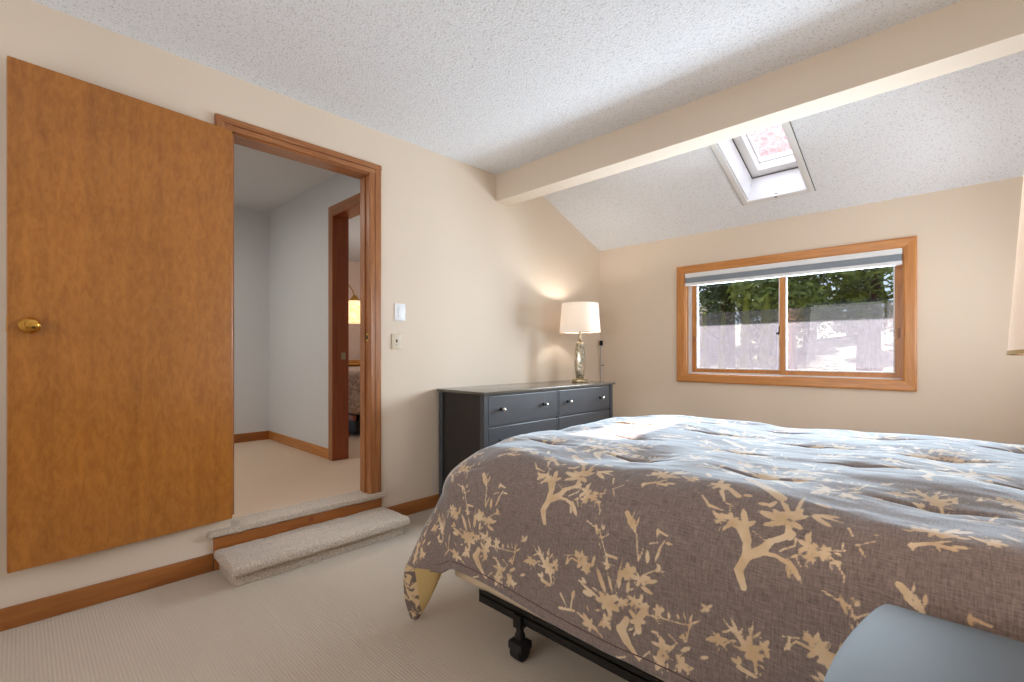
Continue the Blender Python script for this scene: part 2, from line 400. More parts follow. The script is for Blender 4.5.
obj('jamb_head', box(-0.119, 0.002, D0, D1, DZ-0.014, DZ), 'oak_along_y', tr)
obj('door_stop', box(-0.075, -0.045, D1-0.025, D1-0.014, LZ, DZ-0.016), 'oak_upright', tr)
sp = obj('strike_plate', box(-0.045, -0.008, D1-0.019, D1-0.0155, 1.185, 1.245, bev=0.001), 'brass', tr)
obj('latch_hole', box(-0.034, -0.018, D1-0.0215, D1-0.0185, 1.203, 1.228), 'outlet_dark', sp)
# landing carpet with rolled nose
def carpet_roll(bm, x0, x1, y0, y1, z0, z1, r, amp=0.003, res=0.02):
    """slab whose free edges are rolled; subdivided and roughened"""
    t = bmesh.new(); bx(t, x0, x1, y0, y1, z0, z1, bev=r, seg=5)
    n = max(1, int(max(x1-x0, y1-y0)/res/2))
    bmesh.ops.subdivide_edges(t, edges=[e for e in t.edges if e.calc_length() > res*3], cuts=min(60, n), use_grid_fill=True)
    bmesh.ops.recalc_face_normals(t, faces=t.faces)
    t.normal_update()
    for v in t.verts:
        d = noise.noise(v.co*70)*amp + noise.noise(v.co*12)*amp*1.2
        v.co += v.normal*d
    mp = {v: bm.verts.new(v.co) for v in t.verts}
    for f in t.faces: bm.faces.new([mp[v] for v in f.verts])
    t.free(); return bm
ld = struct_root('trim_2', 'carpeted landing edge over a wooden riser under the doorway', 'landing', (0, 1.17, 0))
bm = bmesh.new(); carpet_roll(bm, -0.14, 0.034, 0.662, 1.684, LZ-0.032, LZ+0.003, 0.015)
obj('carpet_nosing', bm, 'carpet_step', ld, smooth=True)
bm = boxes([(0.0, 0.018, 0.692, 1.652, 0.0, LZ-0.034)], bev=0.002); r_ = obj('riser_board', bm, 'pine_along_y', ld)
bm = bmesh.new(); lathe(bm, [(0.016, 0.0175), (0.016, 0.0186), (0.008, 0.0189), (0.001, 0.0189)], (0, 1.19, 0.142), 20, axis='x'); obj('wood_knot', bm, 'hall_door_wood', r_)
st = thing('carpeted_step', 'low beige carpeted step below the raised doorway', 'step', (0.14, 1.18, 0))
bm = bmesh.new(); carpet_roll(bm, 0.022, 0.335, 0.686, 1.664, 0.062, 0.112, 0.022, 0.004)
obj('tread', bm, 'carpet_step', st, smooth=True)
bm = bmesh.new(); carpet_roll(bm, 0.022, 0.290, 0.712, 1.640, 0.0, 0.066, 0.006, 0.002)
obj('riser', bm, 'carpet_step', st, smooth=True)

# ------------------------------------------------------------------ open door slab, hinged at the near side of the doorway
hx, hy = 0.046, 0.768
dd = Vector((0.113-hx, -0.032-hy, 0)).normalized(); dn = Vector((-dd.y, dd.x, 0)); dn = dn if dn.x > 0 else -dn
DW = 0.803
def dpt(a, b, z): return Vector((hx, hy, 0)) + dd*a + dn*b + Vector((0, 0, z))
def dbox(bm, a0, a1, b0, b1, z0, z1, bev=0.0):
    t = bmesh.new(); bx(t, a0, a1, b0, b1, z0, z1, bev)
    mp = {v: bm.verts.new(dpt(*v.co)) for v in t.verts}
    for f in t.faces: bm.faces.new([mp[v] for v in f.verts])
    t.free(); return bm
door = struct_root('door_1', 'golden brown flat wooden door opened back against the left wall', 'door', (hx, hy, 0.255))
obj('door_panel', dbox(bmesh.new(), 0.0, DW, -0.036, 0.0, 0.256, 2.266, 0.003), 'maple_veneer', door)
for zz in (0.5, 1.25, 2.03):
    b = dbox(bmesh.new(), -0.006, 0.004, -0.042, -0.034, zz-0.045, zz+0.045, 0.002); obj('hinge', b, 'brass', door)
def dlathe(prof, a, z, n=36):
    bm = bmesh.new(); rings = []
    for r, h in prof:
        rings.append([bm.verts.new(dpt(a, h, z) + dd*r*math.cos(2*PI*k/n) + Vector((0, 0, r*math.sin(2*PI*k/n)))) for k in range(n)])
    for A, B in zip(rings, rings[1:]):
        for k in range(n): bm.faces.new((A[k], A[(k+1) % n], B[(k+1) % n], B[k]))
    bm.faces.new(rings[0]); bm.faces.new(rings[-1]); return bm
kz = 1.222; ka = DW-0.062
kn = obj('door_knob', dlathe([(0.010, 0.0), (0.012, 0.020), (0.013, 0.028), (0.022, 0.034), (0.027, 0.044), (0.0275, 0.052), (0.025, 0.060), (0.021, 0.064), (0.0205, 0.062), (0.015, 0.064), (0.004, 0.0655)], ka, kz), 'brass', door, smooth=True)
obj('rose_plate', dlathe([(0.033, 0.0005), (0.033, 0.003), (0.029, 0.008), (0.013, 0.011)], ka, kz), 'brass', kn, smooth=True)
obj('door_knob', dlathe([(0.010, -0.037), (0.012, -0.05), (0.022, -0.058), (0.026, -0.068), (0.024, -0.080), (0.006, -0.086)], ka, kz), 'brass', door, smooth=True)
obj('latch_plate', dbox(bmesh.new(), DW-0.001, DW+0.002, -0.030, -0.006, kz-0.03, kz+0.03), 'brass', door)

# ------------------------------------------------------------------ hall and the room beyond
HY, HX, HZ = 1.86, -2.6, 2.62
struct('floor_hall', box(-4.6, -0.125, -0.9, 4.6, 0.1, LZ), 'carpet_hall', 'tan carpet of the hall and the room beyond', 'floor')
struct('ceiling_hall', box(-4.7, -0.12, -0.9, 4.7, HZ, HZ+0.1), 'hall_paint', 'smooth grey ceiling of the hall', 'ceiling')
struct('wall_hall_left', box(HX-0.12, HX, -0.9, HY+0.15, LZ, HZ), 'hall_paint', 'pale grey end wall of the hall', 'wall')
struct('wall_hall_near', box(HX, -0.12, -1.0, -0.9, LZ, HZ), 'hall_paint', 'pale grey near wall of the hall', 'wall')
OX0, OX1, OZ = -1.095, -0.31, 2.29
struct('wall_hall_far', boxes([(HX-0.12, OX0-0.01, HY, HY+0.12, LZ, HZ), (OX1+0.01, -0.12, HY, HY+0.12, LZ, HZ), (OX0-0.01, OX1+0.01, HY, HY+0.12, OZ+0.01, HZ)]), 'hall_paint', 'pale grey hall wall with the doorway to another bedroom', 'wall')
struct('wall_hall_inside', boxes([(-0.124, -0.121, -0.9, D0, LZ, HZ), (-0.124, -0.121, D1, 4.6, LZ, HZ), (-0.124, -0.121, D0, D1, DZ, HZ)]), 'hall_paint', 'pale grey hall side of the doorway wall', 'wall')
struct('wall_beyond_far', box(-4.6, -0.12, 4.5, 4.62, LZ, HZ), 'peach_paint', 'peach wall of the room beyond the hall', 'wall')
struct('wall_beyond_left', box(-4.62, -4.5, 1.9, 4.6, LZ, HZ), 'peach_paint', 'peach wall behind the distant lamp', 'wall')
baseboard('baseboard_hall_far', HX+0.014, OX0-0.085, HY-0.014, HY, LZ, 'pine_along_x', 'wooden baseboard along the hall wall up to the inner doorway', 0.09)
baseboard('baseboard_hall_left', HX, HX+0.014, -0.9, HY, LZ, 'base_along_y', 'wooden baseboard on the hall end wall', 0.09)
tr = struct_root('trim_3', 'dark oak casing and jamb of the inner hall doorway', 'door frame', (-0.8, HY, LZ))
obj('side_casing', box(OX0-0.075, OX0, HY-0.018, HY, LZ, OZ+0.075, bev=0.003), 'oak_upright', tr)
obj('side_casing', box(OX1, OX1+0.075, HY-0.018, HY, LZ, OZ+0.075, bev=0.003), 'oak_upright', tr)
obj('head_casing', box(OX0-0.001, OX1+0.001, HY-0.0175, HY, OZ, OZ+0.0745, bev=0.003), 'oak_along_x', tr)
j = obj('jamb', box(OX0-0.012, OX0+0.002, HY-0.016, HY+0.128, LZ, OZ), 'hall_door_wood', tr)
obj('strike_plate', box(OX0+0.0015, OX0+0.0035, HY+0.06, HY+0.10, 1.06, 1.12), 'aged_brass', j)
obj('jamb', box(OX1-0.002, OX1+0.012, HY-0.016, HY+0.128, LZ, OZ), 'hall_door_wood', tr)
obj('jamb_head', box(OX0, OX1, HY-0.014, HY+0.128, OZ-0.014, OZ+0.002), 'hall_door_wood', tr)
light('hall_fill_light', 'AREA', (-1.5, 0.2, 2.52), 19, (1.0, 0.95, 0.88), 0.6, None, (0, 0, -1))  # added fill for the hall, with an unseen fixture above it
hl = thing('added_hall_light', 'added round white flush light on the hall ceiling, out of view left of the doorway', 'added ceiling light', (-1.5, 0.2, HZ))
obj('housing', lathe(bmesh.new(), [(0.20, HZ-0.03), (0.21, HZ-0.001)], (-1.5, 0.2, 0)), 'white_paint', hl, smooth=True)
obj('diffuser', lathe(bmesh.new(), [(0.02, HZ-0.075), (0.1, HZ-0.068), (0.17, HZ-0.05), (0.195, HZ-0.03)], (-1.5, 0.2, 0)), 'white_plastic', hl, smooth=True)
# the distant bed
db = thing('bed', 'distant bed with floral cover and wooden headboard seen through the inner doorway', 'bed', (-3.2, 2.9, LZ))
bm = bmesh.new(); bx(bm, -3.95, -1.98, 2.48, 4.0, 0.44, 0.92, bev=0.09, seg=4); obj('bedspread', bm, 'floral_cover', db, smooth=True)
obj('side_rail', box(-3.95, -2.0, 2.50, 2.54, 0.385, 0.44, bev=0.004), 'hall_door_wood', db)
obj('mattress_base', box(-3.9, -2.05, 2.56, 3.95, 0.235, 0.375), 'black_metal', db)
obj('headboard', box(-4.06, -3.99, 2.45, 4.05, LZ, 1.02, bev=0.01), 'pine_upright', db)
obj('headboard_rail', tube(bmesh.new(), [(-3.97, 2.5, 0.95), (-3.97, 4.0, 0.95)], 0.02), 'brass', db, smooth=True)
for x, y in ((-2.13, 2.50), (-3.9, 2.52), (-2.06, 3.9), (-3.9, 3.9)):
    obj('leg', lathe(bmesh.new(), [(0.018, LZ), (0.032, LZ+0.015), (0.032, LZ+0.04), (0.014, LZ+0.06), (0.014, 0.40)], (x, y, 0), 16), 'hall_door_wood', db, smooth=True)
dl = thing('floor_lamp', 'distant brass arc lamp with glowing alabaster shade seen through the inner doorway', 'lamp', (-4.25, 3.30, LZ))
lx, ly = -3.75, 3.44
obj('base', lathe(bmesh.new(), [(0.14, LZ), (0.14, LZ+0.02), (0.02, LZ+0.035)], (-4.25, 3.30, 0), 30), 'brass', dl, smooth=True)
obj('pole', tube(bmesh.new(), [(-4.25, 3.30, LZ+0.02), (-4.25, 3.30, 1.9)] + [(-4.25+0.5*(1-math.cos(a))/2, 3.30+0.14*(1-math.cos(a))/2, 1.9+0.27*math.sin(a)) for a in [PI*k/12 for k in range(1, 12)]] + [(lx, ly, 1.97)], 0.009, 8), 'brass', dl, smooth=True)
obj('shade_cap', lathe(bmesh.new(), [(0.075, 1.885), (0.05, 1.93), (0.02, 1.975)], (lx, ly, 0), 24), 'brass', dl, smooth=True)
obj('lamp_shade', lathe(bmesh.new(), [(0.12, 1.56), (0.125, 1.57), (0.11, 1.88), (0.075, 1.89)], (lx, ly, 0), 32), 'alabaster_glow', dl, smooth=True)
light('beyond_room_fill', 'POINT', (-2.3, 3.7, 2.0), 20, (1.0, 0.88, 0.78), radius=0.3)  # added fill for the far room, out of sight and apart from the arc lamp

# ------------------------------------------------------------------ wall plates and the corner cable
p = thing('light_switch', 'blank white switch plate on the wall right of the doorway, upper of two', 'light switch', (0, 1.798, 1.392))
obj('plate', box(0, 0.007, 1.757, 1.839, 1.334, 1.450, bev=0.003), 'switch_white', p, smooth=True)
obj('rocker', box(0.006, 0.0105, 1.781, 1.815, 1.358, 1.426, bev=0.002), 'switch_white', p, smooth=True)
p = thing('wall_jack', 'small beige jack plate on the wall right of the doorway, lower of two', 'wall plate', (0, 1.771, 1.192))
q = obj('plate', box(0, 0.008, 1.734, 1.808, 1.140, 1.244, bev=0.003), 'switch_beige', p, smooth=True)
obj('jack', box(0.0075, 0.0095, 1.764, 1.778, 1.186, 1.206, bev=0.0006), 'outlet_dark', q)
obj('screw', box(0.0075, 0.009, 1.768, 1.774, 1.168, 1.173), 'outlet_dark', q)
p = thing('cable_connector', 'black connector on a thin white cable hanging in the corner behind the lamp', 'cable', (0.03, YF-0.02, 1.25))
obj('plug', box(0.018, 0.044, YF-0.03, YF-0.008, 1.195, 1.245, bev=0.003), 'black_rubber', p)
obj('cable', tube(bmesh.new(), [(0.025, YF-0.018, 1.20), (0.022, YF-0.018, 1.0), (0.024, YF-0.018, 0.80), (0.03, YF-0.03, 0.25)], 0.0025, 6), 'steel', p, smooth=True)
obj('cable', tube(bmesh.new(), [(0.038, YF-0.018, 1.20), (0.041, YF-0.018, 1.0), (0.043, YF-0.018, 0.80), (0.05, YF-0.03, 0.25)], 0.0025, 6), 'white_plastic', p, smooth=True)
obj('clip', box(0.036, 0.052, YF-0.022, YF-0.006, 0.985, 0.995), 'black_rubber', p)

# ------------------------------------------------------------------ far window
wn = struct_root('window_1', 'wide wooden two-pane slider window over the bed', 'window', (1.69, YF, 0.855))
def frame4(x0, x1, z0, z1, w_, y0, y1, bev=0.003):
    return boxes([(x0, x0+w_, y0, y1, z0, z1), (x1-w_, x1, y0, y1, z0, z1), (x0+w_, x1-w_, y0, y1, z0, z0+w_), (x0+w_, x1-w_, y0, y1, z1-w_, z1)], bev)
def casing4(x0, x1, z0, z1, w_, y, h, parent, mats=('pine_along_x', 'pine_upright', 'pine_along_x', 'pine_upright')):
    prof = [(0, 0.0), (0, h), (0.15, h+0.004), (0.85, h), (1.0, h-0.006), (1.0, 0)]
    for k, nm in enumerate(('bottom_casing', 'side_casing', 'head_casing', 'side_casing')):
        bm = bmesh.new(); A, B = [], []
        for t, d in prof:
            o_ = t*w_; c4 = ((x0+o_, z0+o_), (x1-o_, z0+o_), (x1-o_, z1-o_), (x0+o_, z1-o_))
            A.append(bm.verts.new((c4[k][0], y-d, c4[k][1]))); B.append(bm.verts.new((c4[(k+1) % 4][0], y-d, c4[(k+1) % 4][1])))
        n = len(prof)
        for q in range(n): bm.faces.new((A[q], A[(q+1) % n], B[(q+1) % n], B[q]))
        bm.faces.new(A); bm.faces.new(B); obj(nm, bm, mats[k], parent)
casing4(0.848, 2.534, 0.855, 1.905, 0.072, YF, 0.018, wn)
obj('frame_lining', boxes([(WX0, WX0+0.012, YF, YF+0.15, WZ0, WZ1), (WX1-0.012, WX1, YF, YF+0.15, WZ0, WZ1), (WX0, WX1, YF, YF+0.15, WZ1-0.012, WZ1)]), 'pine_upright', wn)
obj('sill', boxes([(WX0, WX1, YF-0.002, YF+0.15, WZ0-0.004, WZ0+0.014)], 0.002), 'pine_along_x', wn)
obj('track', boxes([(WX0+0.012, WX0+0.03, YF+0.055, YF+0.14, WZ0+0.014, WZ1-0.012), (WX0+0.012, WX1-0.012, YF+0.048, YF+0.052, WZ0+0.014, WZ0+0.024), (WX0+0.03, WX1-0.012, YF+0.086, YF+0.090, WZ0+0.014, WZ0+0.028)]), 'white_plastic', wn)
def sash(x0, x1, y0, m='pine_upright'):
    z0, z1 = WZ0+0.02, WZ1-0.014
    s = obj('sash', boxes([(x0, x0+0.042, y0, y0+0.032, z0, z1), (x1-0.042, x1, y0, y0+0.032, z0, z1), (x0+0.042, x1-0.042, y0+0.001, y0+0.031, z0, z0+0.038), (x0+0.042, x1-0.042, y0+0.001, y0+0.031, z1-0.042, z1)], 0.002), m, wn)
    obj('glazing_bead', frame4(x0+0.042, x1-0.042, z0+0.038, z1-0.042, 0.008, y0-0.001, y0+0.03, 0.0), 'white_plastic', s)
    obj('pane', box(x0+0.046, x1-0.046, y0+0.014, y0+0.018, z0+0.042, z1-0.046), 'window_glass', s)
    return s
s1 = sash(WX0+0.03, 1.716, YF+0.090)
s2 = sash(1.682, WX1-0.012, YF+0.054)
obj('finger_pull', box(0.962, 0.974, YF+0.083, YF+0.091, 1.22, 1.27, bev=0.003), 'oak_upright', s1)
obj('finger_pull', box(2.426, 2.440, YF+0.048, YF+0.056, 1.22, 1.29, bev=0.003), 'oak_upright', s2)
lt = obj('latch', boxes([(1.672, 1.684, YF+0.060, YF+0.078, 1.275, 1.335), (1.655, 1.676, YF+0.064, YF+0.074, 1.262, 1.285)], 0.002), 'black_metal', s2)
obj('insect_screen', box(WX0+0.02, WX1-0.02, YF+0.132, YF+0.134, WZ0+0.01, 1.478), 'insect_mesh', wn)
bl = thing('window_blind', 'raised grey pleated blind with white rails at the top of the window', 'blind', (1.69, YF+0.02, 1.80))
bx0, bx1 = 0.928, 2.458
obj('head_rail', box(bx0, bx1, YF-0.022, YF+0.026, 1.795, 1.835, bev=0.004), 'white_plastic', bl)
plain('blind_cloth', (146, 156, 166), 0.8, var=0.05); plain('blind_cloth_light', (176, 184, 192), 0.8, var=0.03)
bm = bmesh.new()
for k in range(5):
    z0 = 1.749+k*0.009; bx(bm, bx0+0.004, bx1-0.004, YF-0.024+0.002*(k % 2), YF+0.024-0.002*(k % 2), z0, z0+0.008, bev=0.002)
obj('pleats', bm, 'blind_cloth', bl)
obj('bottom_rail', box(bx0, bx1, YF-0.024, YF+0.024, 1.722, 1.748, bev=0.004), 'white_plastic', bl)
# added unseen rear window, an opening for the rear fill light
wr = struct_root('window_added_rear', 'added unseen wide window in the wall behind the camera', 'window', (1.75, YN, 0.8))
casing4(0.43, 3.07, 0.73, 2.17, 0.072, YN, -0.018, wr)
f = obj('sash', frame4(0.5, 3.0, 0.8, 2.1, 0.045, YN-0.08, YN-0.04), 'pine_along_x', wr)
obj('mullion', box(1.73, 1.77, YN-0.08, YN-0.04, 0.845, 2.055), 'pine_upright', wr)
obj('pane', box(0.545, 2.955, YN-0.062, YN-0.058, 0.845, 2.055), 'window_glass', f)

ws = struct_root('window_added_side', 'added unseen small side window in the wall at the head of the bed', 'window', (XR, 3.4, 0.95))  # added out of view with its fill light to brighten the sloped ceiling
def yframe(y0, y1, z0, z1, w_, x0, x1): return boxes([(x0, x1, y0, y0+w_, z0, z1), (x0, x1, y1-w_, y1, z0, z1), (x0, x1, y0+w_, y1-w_, z0, z0+w_), (x0, x1, y0+w_, y1-w_, z1-w_, z1)], 0.002)
obj('casing', yframe(2.93, 3.87, 0.88, 1.97, 0.071, XR-0.018, XR), 'pine_upright', ws)
f = obj('sash', yframe(3.0, 3.8, 0.95, 1.9, 0.045, XR+0.06, XR+0.09), 'pine_upright', ws)
obj('pane', box(XR+0.074, XR+0.078, 3.045, 3.755, 0.995, 1.855), 'window_glass', f)

# ------------------------------------------------------------------ skylight
sk = struct_root('window_3', 'white framed skylight in the sloped ceiling', 'skylight', tuple(slopeP(1.75, 0.76, 0)))
def sframe(x0, x1, s0, s1, w_, n0, n1, bev=0.003):
    bm = bmesh.new()
    for a in [(x0, x0+w_, s0, s1), (x1-w_, x1, s0, s1), (x0+w_, x1-w_, s0, s0+w_), (x0+w_, x1-w_, s1-w_, s1)]: sbox(bm, *a, n0, n1, bev)
    return bm
obj('ceiling_flange', sframe(SX0-0.037, SX1+0.037, SS0-0.022, SS1+0.022, 0.040, -0.010, 0.006, 0.003), 'white_plastic', sk, smooth=True)
obj('shadow_gap', sframe(SX0-0.041, SX1+0.041, SS0-0.026, SS1+0.026, 0.005, -0.004, 0.004, 0.0), 'outlet_dark', sk)
obj('shaft_lining', sframe(SX0-0.001, SX1+0.001, SS0-0.001, SS1+0.001, 0.012, 0.006, 0.22, 0.0), 'white_plastic', sk)
obj('gasket', sframe(SX0+0.008, SX1-0.008, SS0+0.008, SS1-0.008, 0.008, 0.205, 0.212, 0.0), 'outlet_dark', sk)
sh = obj('sash', sframe(SX0+0.004, SX1-0.004, SS0+0.004, SS1-0.004, 0.066, 0.222, 0.33, 0.003), 'white_paint', sk)
bm = bmesh.new(); sbox(bm, 1.76, 1.80, SS0+0.05, SS0+0.056, 0.25, 0.262, 0.001); obj('badge', bm, 'plate_gray', sh)
obj('sash_bead', sframe(SX0+0.068, SX1-0.068, SS0+0.068, SS1-0.068, 0.014, 0.29, 0.33, 0.002), 'white_plastic', sk)
bm = bmesh.new(); sbox(bm, SX0+0.06, SX1-0.06, SS0+0.06, SS1-0.06, 0.322, 0.326); obj('pane', bm, 'skylight_glass', sk)
bm = bmesh.new(); sbox(bm, 1.735, 1.755, SS0-0.002, SS0+0.012, -0.012, 0.02, 0.002); obj('catch', bm, 'plate_gray', sk)

# ------------------------------------------------------------------ dresser
dr = thing('dresser', 'charcoal six-drawer dresser with silver knobs against the left wall', 'dresser', (0.27, 2.88, 0))
def rounded_rect(x0, x1, y0, y1, r, n=5):
    o_ = []
    for cx, cy, a0 in ((x1-r, y1-r, 0), (x0+r, y1-r, PI/2), (x0+r, y0+r, PI), (x1-r, y0+r, 1.5*PI)):
        for k in range(n+1): a = a0+PI/2*k/n; o_.append((cx+r*math.cos(a), cy+r*math.sin(a)))
    return o_
bm = bmesh.new(); prism(bm, rounded_rect(0.018, 0.529, 2.090, 3.678, 0.010), 0.840, 0.858, 0.004); obj('top', bm, 'dresser_top', dr, smooth=True)
obj('carcass', boxes([(0.04, 0.495, 2.122, 2.138, 0.10, 0.84), (0.04, 0.495, 3.630, 3.646, 0.10, 0.84), (0.03, 0.04, 2.13, 3.64, 0.10, 0.84), (0.04, 0.485, 2.138, 3.63, 0.14, 0.15)]), 'dresser_dark', dr)
obj('face_frame', boxes([(0.480, 0.499, 2.14, 3.64, 0.826, 0.84), (0.480, 0.499, 2.14, 3.64, 0.12, 0.160), (0.480, 0.504, 2.878, 2.896, 0.16, 0.826),
                         (0.480, 0.497, 2.14, 3.63, 0.618, 0.628), (0.480, 0.497, 2.14, 3.63, 0.400, 0.410)], 0.001), 'dresser_paint', dr)
for x0, x1 in ((0.028, 0.066), (0.470, 0.510)):
    for y0, y1 in ((2.108, 2.146), (3.620, 3.660)):
        obj('corner_post', box(x0, x1, y0, y1, 0.0, 0.84, bev=0.004), 'dresser_paint', dr)
for (y0, y1, ks) in ((2.151, 2.874, (2.265, 2.712)), (2.900, 3.616, (3.008, 3.462))):
    for (z0, z1, zk) in ((0.630, 0.825, 0.734), (0.412, 0.616, 0.520), (0.163, 0.398, 0.300)):
        d = obj('drawer', box(0.475, 0.5055, y0, y1, z0, z1, bev=0.003), 'dresser_paint', dr)
        for yk in ks:
            kb = obj('knob', lathe(bmesh.new(), [(0.006, 0.525), (0.012, 0.531), (0.0155, 0.537), (0.0145, 0.545), (0.008, 0.551), (0.002, 0.5525)], (0, yk, zk), 20, axis='x'), 'chrome', d, smooth=True)
            obj('knob_stem', lathe(bmesh.new(), [(0.013, 0.505), (0.012, 0.509), (0.006, 0.513), (0.006, 0.526)], (0, yk, zk), 16, axis='x'), 'black_metal', kb, smooth=True)

# ------------------------------------------------------------------ table lamps (one built, one copied)
def make_lamp():
    t = thing('table_lamp', 'table lamp with white drum shade and mercury glass body standing on the dresser', 'lamp', (0, 0, 0), 'matching bedroom table lamps')
    L = dict(parent=t, local=True)
    obj('base', lathe(bmesh.new(), [(0.070, 0.0), (0.076, 0.003), (0.076, 0.018), (0.070, 0.024), (0.040, 0.026), (0.034, 0.032)], n=48), 'aged_brass', smooth=True, **L)
    prof = []
    for k in range(25):
        u = k/24; r = 0.028+0.0215*math.sin(PI*min(1, (u*0.93+0.07)))**0.8 + 0.004*u; prof.append((r, 0.030+u*0.325))
    bm = bmesh.new(); lathe(bm, prof, n=14)
    obj('body', bm, 'mercury_glass', smooth=False, **L)
    obj('collar', lathe(bmesh.new(), [(0.034, 0.353), (0.034, 0.362), (0.020, 0.372), (0.012, 0.378), (0.016, 0.386), (0.016, 0.395), (0.009, 0.402), (0.009, 0.47), (0.016, 0.475), (0.016, 0.50)], n=24), 'aged_brass', smooth=True, **L)
    obj('bulb', lathe(bmesh.new(), [(0.013, 0.50), (0.016, 0.515), (0.028, 0.54), (0.029, 0.56), (0.020, 0.585), (0.004, 0.592)], n=20), 'bulb_glow', smooth=True, **L)
    s = obj('lamp_shade', lathe(bmesh.new(), [(0.1865, 0.452), (0.1865, 0.455), (0.1650, 0.719), (0.1635, 0.719), (0.185, 0.452), (0.1865, 0.452)], n=72, cap=False), 'lamp_linen', smooth=True, **L)
    bm = bmesh.new(); lathe(bm, [(0.1850, 0.4505), (0.1876, 0.4505), (0.1872, 0.4550), (0.1865, 0.4550)], n=72, cap=False); tr_ = obj('trim_band', bm, 'lining_cloth', s, smooth=True, local=True)
    bm = bmesh.new()
    for k in range(3):
        a = 2*PI*k/3+0.4; tube(bm, [(0.006*math.cos(a), 0.006*math.sin(a), 0.70), (0.163*math.cos(a), 0.163*math.sin(a), 0.715)], 0.0015, 6)
    tube(bm, [(0, 0.03, 0.495), (0, 0.045, 0.56), (0, 0.03, 0.66), (0, 0.0, 0.70)], 0.0015, 6); tube(bm, [(0, -0.03, 0.495), (0, -0.045, 0.56), (0, -0.03, 0.66), (0, 0.0, 0.70)], 0.0015, 6)
    obj('harp', bm, 'aged_brass', smooth=True, **L)
    obj('finial', lathe(bmesh.new(), [(0.005, 0.70), (0.008, 0.715), (0.006, 0.722), (0.009, 0.730), (0.002, 0.738)], n=14), 'aged_brass', smooth=True, **L)
    return t
l1 = make_lamp(); l2 = copy_tree(l1)
l1.location = (0.292, 3.468, 0.858); l1.scale = (0.97, 0.97, 0.97)
l2.location = (3.027, 0.86, 0.661); l2.rotation_euler = (math.radians(-1.2), math.radians(-1.0), 0)
l2['label'] = 'table lamp on the nightstand, only its shade edge showing at the right border'
light('dresser_lamp_light', 'POINT', (0.292, 3.468, 0.858+0.61), 7.5, (1.0, 0.93, 0.84), radius=0.028)
light('nightstand_lamp_light', 'POINT', (3.027, 0.86, 0.66+0.62), 5.0, (1.0, 0.70, 0.48), radius=0.028)

# ------------------------------------------------------------------ nightstand (bow front faces the foot of the bed)
ns = thing('nightstand', 'grey bow-front nightstand beside the bed, top corner in the foreground', 'nightstand', (2.94, 0.80, 0))
def bow(x0, x1, y0, y1, b, r, n=16):
    yc, h = (y0+y1)/2, (y1-y0)/2
    o_ = [(x1, y0), (x1, y1), (x0+r*1.2, y1), (x0+r*0.35, y1-r*0.15)]
    for k in range(n+1):
        y = y1-r*0.6-(y1-y0-1.2*r)*k/n; o_.append((x0-b*(1-((y-yc)/h)**2), y))
    return o_+[(x0+r*0.35, y0+r*0.15), (x0+r*1.2, y0)]
bm = bmesh.new(); prism(bm, bow(2.687, 3.19, 0.51, 1.092, 0.034, 0.012), 0.636, 0.659, 0.006); obj('top', bm, 'nightstand_paint', ns, smooth=True)
bm = bmesh.new(); prism(bm, bow(2.730, 3.17, 0.535, 1.067, 0.028, 0.006), 0.14, 0.636); obj('cabinet', bm, 'nightstand_paint', ns)
for z0, z1 in ((0.40, 0.61), (0.17, 0.38)):
    bm = bmesh.new(); oo = bow(2.716, 2.80, 0.565, 1.037, 0.028, 0.004); prism(bm, oo, z0, z1, 0.003); d = obj('drawer', bm, 'nightstand_paint', ns)
    for yk in (0.68, 0.92):
        k_ = obj('knob', lathe(bmesh.new(), [(0.002, 2.655), (0.012, 2.662), (0.015, 2.672), (0.007, 2.68), (0.006, 2.706)], (0, yk, (z0+z1)/2), 18, axis='x'), 'chrome', d, smooth=True)
for x, y in ((2.75, 0.55), (2.75, 1.05), (3.15, 0.55), (3.15, 1.05)):
    obj('leg', box(x-0.02, x+0.02, y-0.015, y+0.015, 0, 0.14, bev=0.003), 'nightstand_paint', ns)

# ------------------------------------------------------------------ bed
BX0, BX1, BY0, BY1 = 1.225, 3.255, 1.27, 2.79
bd = thing('bed', 'queen bed with box spring on a black steel frame under the comforter', 'bed', ((BX0+BX1)/2, (BY0+BY1)/2, 0))
bm = bmesh.new(); bx(bm, BX0, BX1, BY0+0.005, BY1, 0.168, 0.40, bev=0.018, seg=3); obj('box_spring', bm, 'box_spring_cloth', bd, smooth=True)
bm = bmesh.new(); bx(bm, BX0+0.035, BX1, BY0+0.035, BY1-0.035, 0.402, 0.655, bev=0.07, seg=5); obj('mattress', bm, 'mattress_cloth', bd, smooth=True)
for yy, s in ((BY0-0.008, 1), (BY1+0.008, -1)):
    obj('side_rail', boxes([(1.40, 3.2, min(yy, yy+s*0.004), max(yy, yy+s*0.004), 0.132, 0.180), (1.40, 3.2, min(yy, yy+s*0.045), max(yy, yy+s*0.045), 0.160, 0.166)]), 'black_metal', bd)
obj('cross_rail', box(1.60, 1.64, BY0, BY1, 0.125, 0.150), 'black_metal', bd)
obj('cross_rail', box(2.90, 2.94, BY0, BY1, 0.125, 0.150), 'black_metal', bd)
